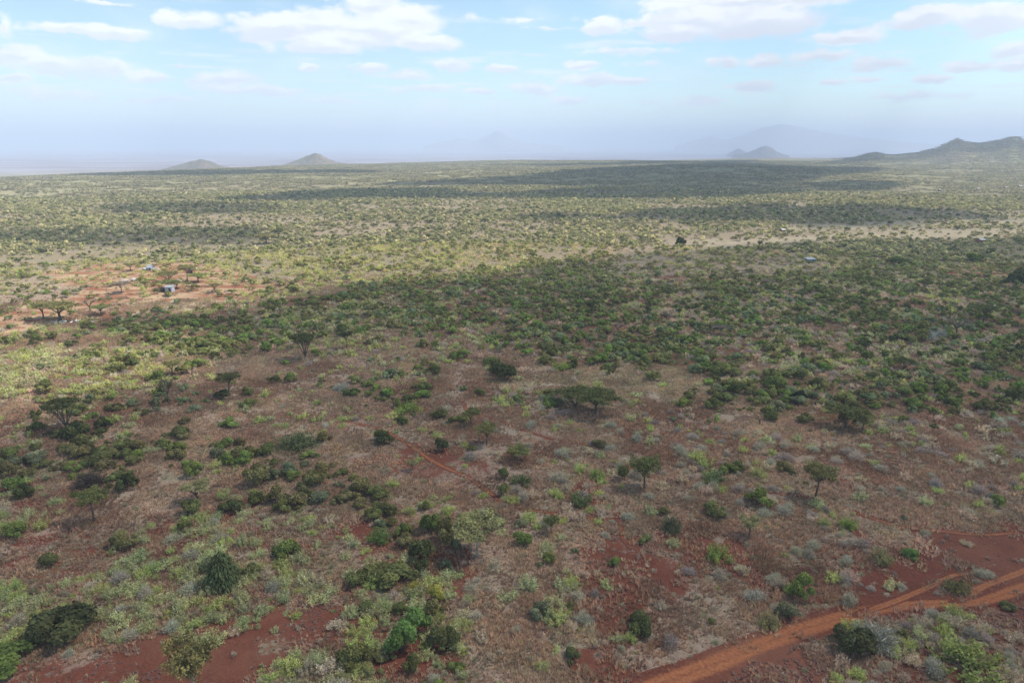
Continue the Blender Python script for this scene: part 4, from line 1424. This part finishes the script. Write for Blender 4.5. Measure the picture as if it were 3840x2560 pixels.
def individuals(S, cols, ci, pal, n, name, group, meshes, hfun, noun):
    idx = largest(S, n)
    x, y, z, px, py, s = S
    items = []
    for i in idx:
        sz = 'big ' if s[i] > hfun['big'] else ('small ' if s[i] < hfun['small'] else '')
        items.append((px[i], py[i], f'{sz}{pal[ci[i]][1]} {noun}'))
    labs = relations(items)
    for k, i in enumerate(idx):
        me = hfun['mesh'](i)
        o = link(name, me, None, (x[i], y[i], z[i] - .03), label=labs[k], category='bush', group=group, tint=[float(v) for v in cols[i]])
        o.rotation_euler = (0, 0, rng.uniform(0, 6.28))
        h = s[i] * rng.uniform(*hfun['h'])
        o.scale = (s[i] / 1.9 * rng.uniform(.8, 1.35), s[i] / 1.9 * rng.uniform(.75, 1.1), h)
    rest = np.ones(len(x), bool)
    rest[idx] = False
    return rest


def pale_mesh(i):
    grey = pi_[i] in (1, 4, 5)
    return TWIG_HI[i % 4] if grey else SOFT_HI[i % 5]


rest_l = individuals(lx, lc, li, LEAF_PAL, 235, 'leafy_bush', BUSH_G, None, dict(big=3.4, small=1.9, h=(.38, .62), mesh=lambda i: LEAFY_HI[i % 8]), 'leafy bush')
rest_p = individuals(sx, pc, pi_, PALE_PAL, 255, 'dry_bush', PALE_G, None, dict(big=2.0, small=1.1, h=(.5, .8), mesh=pale_mesh), 'soft bush')


# ------------------------------------------------------------------ geometry node scatter for what nobody could count
def scatter(name, x, y, z, scale, rot, pidx, tint, meshes):
    col = bpy.data.collections.new(name + ' forms')
    for k, me in enumerate(meshes):
        o = bpy.data.objects.new('form.%03d' % k, me)
        col.objects.link(o)
    names = sorted(o.name for o in col.objects)
    first = {o.data.name: i for i, o in enumerate(sorted(col.objects, key=lambda o: o.name))}
    remap = np.array([first[me.name] for me in meshes])
    me = bpy.data.meshes.new(name)
    n = len(x)
    me.vertices.add(n)
    me.vertices.foreach_set('co', np.c_[x, y, z].astype(np.float32).ravel())
    for nm, typ, val, key in (('size', 'FLOAT_VECTOR', scale, 'vector'), ('turn', 'FLOAT', rot, 'value'), ('form', 'INT', remap[pidx], 'value'), ('tint', 'FLOAT_VECTOR', tint, 'vector')):
        a = me.attributes.new(nm, typ, 'POINT')
        a.data.foreach_set(key, np.ascontiguousarray(np.asarray(val, np.int32 if typ == 'INT' else np.float32)).ravel())
    o = link(name, me, kind='stuff')
    ng = bpy.data.node_groups.new(name + ' scatter', 'GeometryNodeTree')
    ng.interface.new_socket('Geometry', in_out='INPUT', socket_type='NodeSocketGeometry')
    ng.interface.new_socket('Geometry', in_out='OUTPUT', socket_type='NodeSocketGeometry')
    gi, go = ng.nodes.new('NodeGroupInput'), ng.nodes.new('NodeGroupOutput')
    ci = ng.nodes.new('GeometryNodeCollectionInfo')
    ci.inputs[0].default_value = col
    ci.inputs[1].default_value = True
    ci.inputs[2].default_value = True
    ip = ng.nodes.new('GeometryNodeInstanceOnPoints')

    def na(nm, typ):
        q = ng.nodes.new('GeometryNodeInputNamedAttribute')
        q.data_type = typ
        q.inputs[0].default_value = nm
        return q.outputs[0]
    cx = ng.nodes.new('ShaderNodeCombineXYZ')
    ng.links.new(na('turn', 'FLOAT'), cx.inputs[2])
    ng.links.new(gi.outputs[0], ip.inputs['Points'])
    ng.links.new(ci.outputs[0], ip.inputs['Instance'])
    ip.inputs['Pick Instance'].default_value = True
    ng.links.new(na('form', 'INT'), ip.inputs['Instance Index'])
    ng.links.new(cx.outputs[0], ip.inputs['Rotation'])
    ng.links.new(na('size', 'FLOAT_VECTOR'), ip.inputs['Scale'])
    ng.links.new(ip.outputs[0], go.inputs[0])
    md = o.modifiers.new('scatter', 'NODES')
    md.node_group = ng
    return o


def mids(kind, n, seed):
    out = []
    for i in range(n):
        if kind == 'leaf':
            out.append(bush_geo(seed + i, leaves=650, size=.16, blobs=7).mesh('bush', [M_leaf]))
        else:
            out.append(soft_mesh(seed + i, 480, .13, 'pale_bush', 16))
    return out


LEAF_MID, SOFT_MID = mids('leaf', 5, 600), mids('soft', 4, 640)
TWIG_MID = [twiggy_mesh(670 + i, 420, 160, .04) for i in range(3)]


def do_scatter(name, S, cols, sel, ci, forms, choose, hr):
    x, y, z, px, py, s = [a[sel] for a in S]
    n = len(x)
    p = np.array([choose(i, d) for i, d in zip(ci[sel], np.hypot(x, y))])
    sc = np.c_[s / 1.9 * rng.uniform(.75, 1.4, n), s / 1.9 * rng.uniform(.7, 1.15, n), s * rng.uniform(*hr, n)]
    scatter(name, x, y, z - .03, sc, rng.uniform(0, 6.28, n), p, cols[sel], forms)


do_scatter('green_undergrowth', lx, lc, rest_l, li, LEAFY_HI[:4] + LEAF_MID, lambda c, d: int(rng.integers(0, 4)) if d < 170 else 4 + int(rng.integers(0, 5)), (.36, .60))
do_scatter('pale_undergrowth', sx, pc, rest_p, pi_, SOFT_HI + TWIG_HI + SOFT_MID + TWIG_MID,
           lambda c, d: ((5 + int(rng.integers(0, 4))) if c in (1, 4, 5) else int(rng.integers(0, 5))) if d < 150 else ((13 + int(rng.integers(0, 3))) if c in (1, 4, 5) else 9 + int(rng.integers(0, 4))), (.46, .76))


# grass on the near slope
def grass():
    forms = [grass_mesh(700 + i) for i in range(5)]
    n = 26000
    x, y = wedge(n, 58, 330)
    z = terrain(x, y)
    px, py = pixel_of(x, y, z)
    wx, wy = warp_px(x, y, px, py)
    bare = np.maximum(region(wx, wy, BARE, .05), sstep(.56, .70, fbm(x / 14, y / 14, 71, 4, .6)) * sstep(980, 1120, py) * .85)
    rd = near_roads(x, y)
    keep = (rng.random(n) > bare * .9) & (rd > .6) & (rng.random(n) < np.clip(1.25 - np.hypot(x, y) / 380, .3, 1) * (.35 + 1.1 * sstep(.3, .62, fbm(x / 5, y / 5, 821, 3))) * (1 - .38 * sstep(1100, 1400, py))) & (rng.random(n) > region(wx, wy, DUST, .05) * .9)
    x, y, z, px, py = x[keep], y[keep], z[keep], px[keep], py[keep]
    n = len(x)
    a = sstep(.3, .7, fbm(x / 18, y / 18, 801, 3))[:, None]
    b = sstep(.45, .7, fbm(x / 7, y / 7, 811, 3))[:, None]
    c = np.array([.27, .178, .128]) * (1 - a) + np.array([.345, .265, .195]) * a
    c = c * (1 - b * .7) + np.array([.40, .33, .25]) * b * .7
    st = region(*warp_px(x, y, px, py), STRAW, .08)[:, None]
    c = c * (1 - st) + np.array([.36, .31, .215]) * st
    c = c * np.array([.92, .86, .82]) * rng.uniform(.62, 1.38, (n, 1)) * rng.uniform(.93, 1.07, (n, 3))
    s = rng.uniform(.6, 1.3, n)
    scatter('dry_grass', x, y, z, np.c_[s, s, s * rng.uniform(.7, 1.3, n)], rng.uniform(0, 6.28, n), rng.integers(0, 5, n), c, forms)


grass()


def low_scrub():
    """knee high dry herbs and twiggy mounds between the grass"""
    forms = [soft_mesh(760 + i, 260, .12, 'dry_herb', 12, [M_grass, M_bark]) for i in range(4)] + [twiggy_mesh(770 + i, 200, 60, .05, 'dry_herb') for i in range(3)]
    n = 42000
    x, y = wedge(n, 58, 360)
    z = terrain(x, y)
    px, py = pixel_of(x, y, z)
    wx, wy = warp_px(x, y, px, py)
    bare = np.maximum(region(wx, wy, BARE, .05), sstep(.56, .70, fbm(x / 14, y / 14, 71, 4, .6)) * sstep(980, 1120, py) * .85)
    keep = (rng.random(n) > bare * .72) & (near_roads(x, y) > .5) & (rng.random(n) < .25 + 1.2 * fbm(x / 6, y / 6, 777, 3) ** 1.6) & (rng.random(n) > region(wx, wy, DUST, .05) * .9)
    x, y, z = x[keep], y[keep], z[keep]
    n = len(x)
    pal = np.array([(.28, .19, .14), (.36, .285, .21), (.24, .18, .15), (.33, .30, .22), (.25, .25, .15), (.39, .33, .25)])
    c = pal[rng.integers(0, 6, n)] * rng.uniform(.75, 1.2, (n, 1))
    s = rng.uniform(.45, 1.35, n)
    scatter('dry_herbs', x, y, z - .02, np.c_[s / 1.9, s / 1.9, s * rng.uniform(.35, .7, n)], rng.uniform(0, 6.28, n), rng.integers(0, 7, n), c, forms)


low_scrub()


def rocks():
    forms = [rock_mesh(740 + i) for i in range(6)]
    X, Y, S = [], [], []
    for poly, n, lo, hi in (([(1600, 1600), (1720, 1520), (1890, 1505), (1930, 1600)], 420, .12, .42), ([(2060, 1400), (2352, 1375), (2400, 1440), (2120, 1440)], 420, .12, .5),
                            ([(1870, 1430), (2352, 1430), (2352, 1568), (1900, 1568)], 380, .12, .5), ([(700, 1360), (860, 1330), (880, 1440), (640, 1450)], 300, .12, .4),
                            ([(560, 1190), (840, 1190), (840, 1260), (560, 1270)], 160, .1, .35), ([(2000, 1230), (2352, 1220), (2352, 1330), (2000, 1400)], 160, .1, .3),
                            ([(940, 1370), (1040, 1370), (1030, 1430), (940, 1430)], 110, .12, .4), ([(1040, 1200), (1260, 1220), (1250, 1270), (1040, 1280)], 90, .12, .35),
                            ([(60, 1500), (260, 1510), (500, 1568), (40, 1568)], 160, .1, .35), ([(1000, 1250), (2352, 1250), (2352, 1568), (200, 1568)], 500, .08, .3)):
        k = 0
        xs = [p[0] for p in poly]; ys = [p[1] for p in poly]
        while k < n:
            q = (rng.uniform(min(xs), max(xs)), rng.uniform(min(ys), max(ys)))
            if float(poly_sd(np.array([q[0]]), np.array([q[1]]), poly)[0]) > 0:
                p = flat_at(*q)
                X.append(p[0]); Y.append(p[1]); S.append(lo + (hi - lo) * rng.random() ** 2.2)
                k += 1
    X, Y, S = map(np.array, (X, Y, S))
    ok = near_roads(X, Y) > .6
    X, Y, S = X[ok], Y[ok], S[ok]
    n = len(X)
    scatter('stones', X, Y, terrain(X, Y), np.c_[S, S * rng.uniform(.7, 1.2, n), S * rng.uniform(.6, 1.1, n)], rng.uniform(0, 6.28, n), rng.integers(0, 6, n), np.ones((n, 3)), forms)


rocks()


# the bush country beyond, thousands of shrubs and small trees
def far_bush():
    lo = []
    for i in range(5):
        lo.append(bush_geo(820 + i, leaves=190, size=.30, blobs=6).mesh('bush', [M_leaf]))
    patches = []
    for i in range(6):
        rg = np.random.default_rng(860 + i)
        g = Geo()
        for k in range(20):
            bush_geo(900 + i * 20 + k, leaves=44, size=.52, blobs=4, g=g, off=rg.uniform(-10, 10, 2), sc=rg.uniform(.7, 1.9), vshift=rg.uniform(-.35, .35))
        patches.append(g.mesh('bush_patch', [M_leaf]))
    tm, cm = acacia_meshes(391, 'umbrella', 260, .09)
    X, Y, SZ, P, C = [], [], [], [], []
    # single shrubs 440 to 1000 m
    n = 84000
    x, y = wedge(n, 430, 1050)
    z = terrain(x, y)
    px, py = pixel_of(x, y, z)
    st = region(*warp_px(x, y, px, py), STRAW[2:4], .08)
    d = .25 + 1.1 * sstep(.35, .62, fbm(x / 60, y / 45, 831, 4))
    ok = rng.random(n) < d * (1 - .8 * st) * .95
    x, y, py = x[ok], y[ok], py[ok]
    s = rng.uniform(0, 1, len(x)) ** 1.9 * 3.6 + 1.2
    X.append(x); Y.append(y); P.append(rng.integers(0, 5, len(x)))
    SZ.append(np.c_[s / 1.9, s / 1.9, s * rng.uniform(.42, .66, len(x))])
    # patches to 3 km
    n = 24000
    x, y = wedge(n, 950, 3000)
    d = .35 + 1.0 * sstep(.3, .6, fbm(x / 150, y / 110, 841, 4))
    ok = rng.random(n) < d
    x, y = x[ok], y[ok]
    xr, yr = rng.uniform(1500, 3000, 2600), rng.uniform(2300, 3500, 2600)
    x, y = np.r_[x, xr], np.r_[y, yr]
    s = rng.uniform(.8, 1.25, len(x))
    X.append(x); Y.append(y); P.append(5 + rng.integers(0, 6, len(x)))
    SZ.append(np.c_[s, s, s])
    X, Y, P, SZ = np.concatenate(X), np.concatenate(Y), np.concatenate(P), np.concatenate(SZ)
    n = len(X)
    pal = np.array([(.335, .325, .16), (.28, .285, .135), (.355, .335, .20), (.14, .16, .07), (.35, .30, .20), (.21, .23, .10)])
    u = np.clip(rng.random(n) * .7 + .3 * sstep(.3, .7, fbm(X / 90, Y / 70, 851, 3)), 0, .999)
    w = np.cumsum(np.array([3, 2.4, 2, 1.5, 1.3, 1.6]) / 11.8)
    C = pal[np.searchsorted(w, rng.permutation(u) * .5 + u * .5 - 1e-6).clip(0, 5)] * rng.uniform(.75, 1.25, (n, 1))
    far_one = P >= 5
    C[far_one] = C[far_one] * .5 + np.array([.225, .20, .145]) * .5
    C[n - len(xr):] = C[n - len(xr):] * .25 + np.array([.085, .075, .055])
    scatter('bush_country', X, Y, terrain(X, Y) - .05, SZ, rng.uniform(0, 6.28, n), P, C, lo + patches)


far_bush()


# ------------------------------------------------------------------ homestead buildings
def box(g, x0, x1, y0, y1, z0, z1, mat=0):
    V = [(x, y, z) for z in (z0, z1) for y in (y0, y1) for x in (x0, x1)]
    g.add(V, [(0, 2, 3, 1), (4, 5, 7, 6), (0, 1, 5, 4), (2, 6, 7, 3), (0, 4, 6, 2), (1, 3, 7, 5)], mat=mat)


def thing(name, px, py, label, cat, group=None, rot=0.0):
    p = at(px, py)
    e = bpy.data.objects.new(name, None)
    COL.objects.link(e)
    e.location = tuple(p)
    e.rotation_euler = (0, 0, rot)
    e['label'] = label; e['category'] = cat
    if group:
        e['group'] = group
    return e, p


def shed(px, py, wpx, h, depth, wallm, roofm, label, name='iron_shed', rot=0.0, group='sheds and houses of the homesteads', gable=False, door=.2):
    e, p = thing(name, px, py, label, 'shed' if 'shed' in name else 'house', group, rot)
    w = wpx * slant(p) / F
    g = Geo(); box(g, -w / 2, w / 2, 0, depth, -.3, h)
    link('wall', g.mesh('wall', [wallm]), e)
    g = Geo()
    o = .22
    if gable:
        V = [(-w / 2 - o, -o, h - .05), (w / 2 + o, -o, h - .05), (w / 2 + o, depth / 2, h + .75), (-w / 2 - o, depth / 2, h + .75), (w / 2 + o, depth + o, h - .05), (-w / 2 - o, depth + o, h - .05)]
        V += [(a, b, c - .07) for a, b, c in V]
        g.add(V, [(0, 1, 2, 3), (3, 2, 4, 5), (6, 9, 8, 7), (9, 11, 10, 8), (0, 6, 7, 1), (5, 4, 10, 11), (1, 7, 8, 2), (2, 8, 10, 4), (0, 3, 9, 6), (3, 5, 11, 9)])
    else:
        V = [(-w / 2 - o, -o, h + .03), (w / 2 + o, -o, h + .03), (w / 2 + o, depth + o, h + .5), (-w / 2 - o, depth + o, h + .5)]
        V += [(a, b, c + .07) for a, b, c in V]
        g.add(V, [(3, 2, 1, 0), (4, 5, 6, 7), (0, 1, 5, 4), (1, 2, 6, 5), (2, 3, 7, 6), (3, 0, 4, 7)])
        g2 = Geo(); box(g2, -w / 2 + .02, w / 2 - .02, depth * .5, depth - .02, h, h + .24)
    link('roof', g.mesh('roof', [roofm]), e)
    g = Geo(); box(g, w * door - .4, w * door + .4, -.04, .02, -.1, min(1.9, h * .85))
    link('door', g.mesh('door', [M_dark]), e)
    occupied.append((p[0], p[1], w))
    return e


def round_hut(px, py, wpx, label, roofm, wallm):
    e, p = thing('thatched_hut', px, py, label, 'hut', 'low round huts of the homestead')
    r = wpx * slant(p) / F / 2
    g = Geo()
    V, Fc = [], []
    K = 14
    for z in (-.2, 1.15):
        V += [(r * .86 * math.cos(2 * math.pi * k / K), r * .86 * math.sin(2 * math.pi * k / K), z) for k in range(K)]
    Fc = [(k, (k + 1) % K, K + (k + 1) % K, K + k) for k in range(K)] + [tuple(range(K, 2 * K))]
    g.add(V, Fc); link('wall', g.mesh('wall', [wallm]), e)
    g = Geo()
    V = []
    for q, z in ((1.06, 1.0), (.8, 1.42), (.4, 1.75)):
        V += [(r * q * math.cos(2 * math.pi * k / K) * random.uniform(.96, 1.04), r * q * math.sin(2 * math.pi * k / K), z + random.uniform(-.05, .05)) for k in range(K)]
    V.append((0, 0, 1.86))
    Fc = [(i * K + k, i * K + (k + 1) % K, (i + 1) * K + (k + 1) % K, (i + 1) * K + k) for i in range(2) for k in range(K)] + [(2 * K + k, 2 * K + (k + 1) % K, 3 * K) for k in range(K)] + [tuple(range(K))[::-1]]
    g.add(V, Fc); link('roof', g.mesh('roof', [roofm]), e)
    g = Geo(); box(g, -.32, .32, -r * .86 - .05, -r * .86 + .12, -.1, .95)
    link('door', g.mesh('door', [M_dark]), e)


shed(387, 671, 15, 2.1, 2.2, M_tin, M_tinroof, 'grey iron shed with a bright roof standing on dusty ground', rot=-.12)
shed(1864, 604, 17, 1.9, 3.6, M_bluetin, M_tinroof, 'blue-grey iron shed with a pale flat roof in the shaded scrub', rot=.10)
shed(342, 622, 11, 1.6, 3.0, M_tin, M_tinroof, 'long low shed with a silvery roof behind a dark homestead bush', rot=-.1, gable=True)
shed(341, 618, 6, 1.6, 2.0, M_bluetin, M_tinroof, 'small pale blue shed, farthest back in the homestead', rot=-.1)
round_hut(332, 622, 9, 'white-roofed round hut beside the silvery shed', M_whiteroof, M_mud)
round_hut(285, 649, 18, 'large round hut with pinkish thatch at the left of the homestead', M_thatch, M_mud)
round_hut(307, 647, 11, 'smaller pale thatched hut close beside the large round hut', M_whiteroof, M_mud)
round_hut(363, 624, 11, 'small round thatched hut with a dark doorway, right of the silvery shed', M_thatch, M_mud)
round_hut(409, 650, 16, 'low hut with a patched pale roof under homestead acacias', M_thatch, M_dark)
round_hut(376, 670, 12, 'dark low hut touching the grey iron shed', M_dark, M_dark)
shed(437, 628, 12, 1.9, 3.0, M_mud, M_whiteroof, 'brown-walled house with a pale flat roof at the back of the homestead', 'mud_house', -.15)
FAR_G = 'far white-roofed houses in the bush'
for px, py, w, lab in ((1800, 536, 7, 'white-roofed house on the far straw strip, nearest of the far houses'), (2258, 560, 10, 'pale-roofed house behind the dark green hedge of bush'),
                       (2240, 376, 4.5, 'tiny white house at the foot of the right ridge'), (2248, 437, 6, 'white house in the middle of the far reddish strip'),
                       (2312, 434, 3.5, 'small white house right of the middle one on the far reddish strip'), (2346, 431, 7, 'white house at the picture edge on the far reddish strip'),
                       (2160, 440, 3.5, 'small white house at the left end of the far reddish strip')):
    shed(px, py, w, 2.4, 5.0, M_mud, M_whiteroof, lab, 'small_house', 0, FAR_G, True)


def wall_by_shed():
    a, b = at(1834, 604), at(1857, 599)
    e = bpy.data.objects.new('pole_fence', None)
    COL.objects.link(e)
    e.location = tuple(a)
    e['label'] = 'short pale pole fence running up to the blue iron shed'; e['category'] = 'fence'
    d = b - a
    L = float(np.linalg.norm(d[:2]))
    u = d / L
    for k in range(5):
        q = u * L * k / 4
        g = Geo(); g.tube([(0, 0, -.3), (0, 0, 1.25)], [.09, .08], 6)
        link('post', g.mesh('post', [M_wood]), e, tuple(q))
    for k in range(3):
        g = Geo(); g.tube([(0, 0, 0), tuple(u * L * .5 + [0, 0, .03]), tuple(u * L)], [.13, .12, .11], 6)
        link('rail', g.mesh('rail', [M_wood]), e, (0, -.12, .35 + .4 * k))


wall_by_shed()


# charred stump and fallen pieces
def stump():
    e, p = thing('dead_stump', 1744, 976, 'charred black stump with two bent limbs in brown grass', 'stump')
    g = Geo(); g.tube([(0, 0, -.2), (.05, 0, .7), (.1, .02, 1.25)], [.2, .15, .11], 7)
    link('trunk', g.mesh('trunk', [M_char]), e)
    g = Geo(); g.tube([(.08, 0, .9), (-.25, .02, 1.35), (-.75, .0, 1.5), (-.95, 0, 1.3)], [.11, .09, .06, .03], 5)
    link('limb', g.mesh('limb', [M_char]), e)
    g = Geo(); g.tube([(.1, 0, 1.2), (.3, .05, 1.5), (.28, .08, 1.85)], [.1, .06, .03], 5)
    link('limb', g.mesh('limb', [M_char]), e)


stump()


# goats resting under the spreading acacia
def goat_mesh(standing):
    g = Geo()
    hb = .52 if standing else .24
    g.tube([(-.48, 0, hb), (-.42, 0, hb + .02), (-.15, 0, hb), (.15, 0, hb + .01), (.38, 0, hb + .04), (.46, 0, hb + .05)], [.06, .16, .185, .175, .14, .07], 8)
    g.tube([(.38, 0, hb + .06), (.52, 0, hb + .22), (.58, 0, hb + .33)], [.10, .075, .065], 6)
    g.tube([(.54, 0, hb + .36), (.66, 0, hb + .31), (.78, 0, hb + .24)], [.065, .06, .03], 6)
    for s in (-1, 1):
        g.tube([(.55, s * .05, hb + .38), (.50, s * .13, hb + .36)], [.025, .012], 4)
        g.tube([(.53, s * .03, hb + .40), (.44, s * .05, hb + .52)], [.016, .006], 4)
        for x in (-.34, .30):
            if standing:
                g.tube([(x, s * .09, hb - .05), (x + .02, s * .095, hb * .45), (x, s * .095, 0)], [.065, .035, .028], 5)
            else:
                g.tube([(x, s * .12, .12), (x + .16, s * .17, .05), (x - .05, s * .18, .03)], [.06, .035, .025], 5)
    g.tube([(-.47, 0, hb + .06), (-.55, 0, hb + .10)], [.03, .012], 4)
    return g.mesh('goat', [M_goat], True)


GO = [goat_mesh(True), goat_mesh(False)]
GOATS = [(125, 743, 1), (129, 744, 0), (134, 743, 1), (139, 744, 1), (143, 742, 0), (147, 743, 1), (151, 742, 0), (164, 744, 0), (175, 740, 0), (178, 740, 1), (181, 740, 0), (194, 743, 0), (199, 742, 1), (211, 743, 0), (214, 744, 0)]
for k, (px, py, lie) in enumerate(GOATS):
    p = at(px, py)
    if px < 155:
        lab = 'white goat in the huddle under the spreading acacia'
    elif px < 185:
        lab = 'white goat in the open just right of the spreading acacia'
    else:
        lab = 'white goat straying far from the spreading acacia'
    o = link('goat', GO[lie], None, tuple(p), label=lab, category='goat', group=lab.replace('white goat', 'white goats'))
    o.rotation_euler = (0, 0, random.uniform(0, 6.28))
    o.scale = (1.25, 1.25, 1.25)
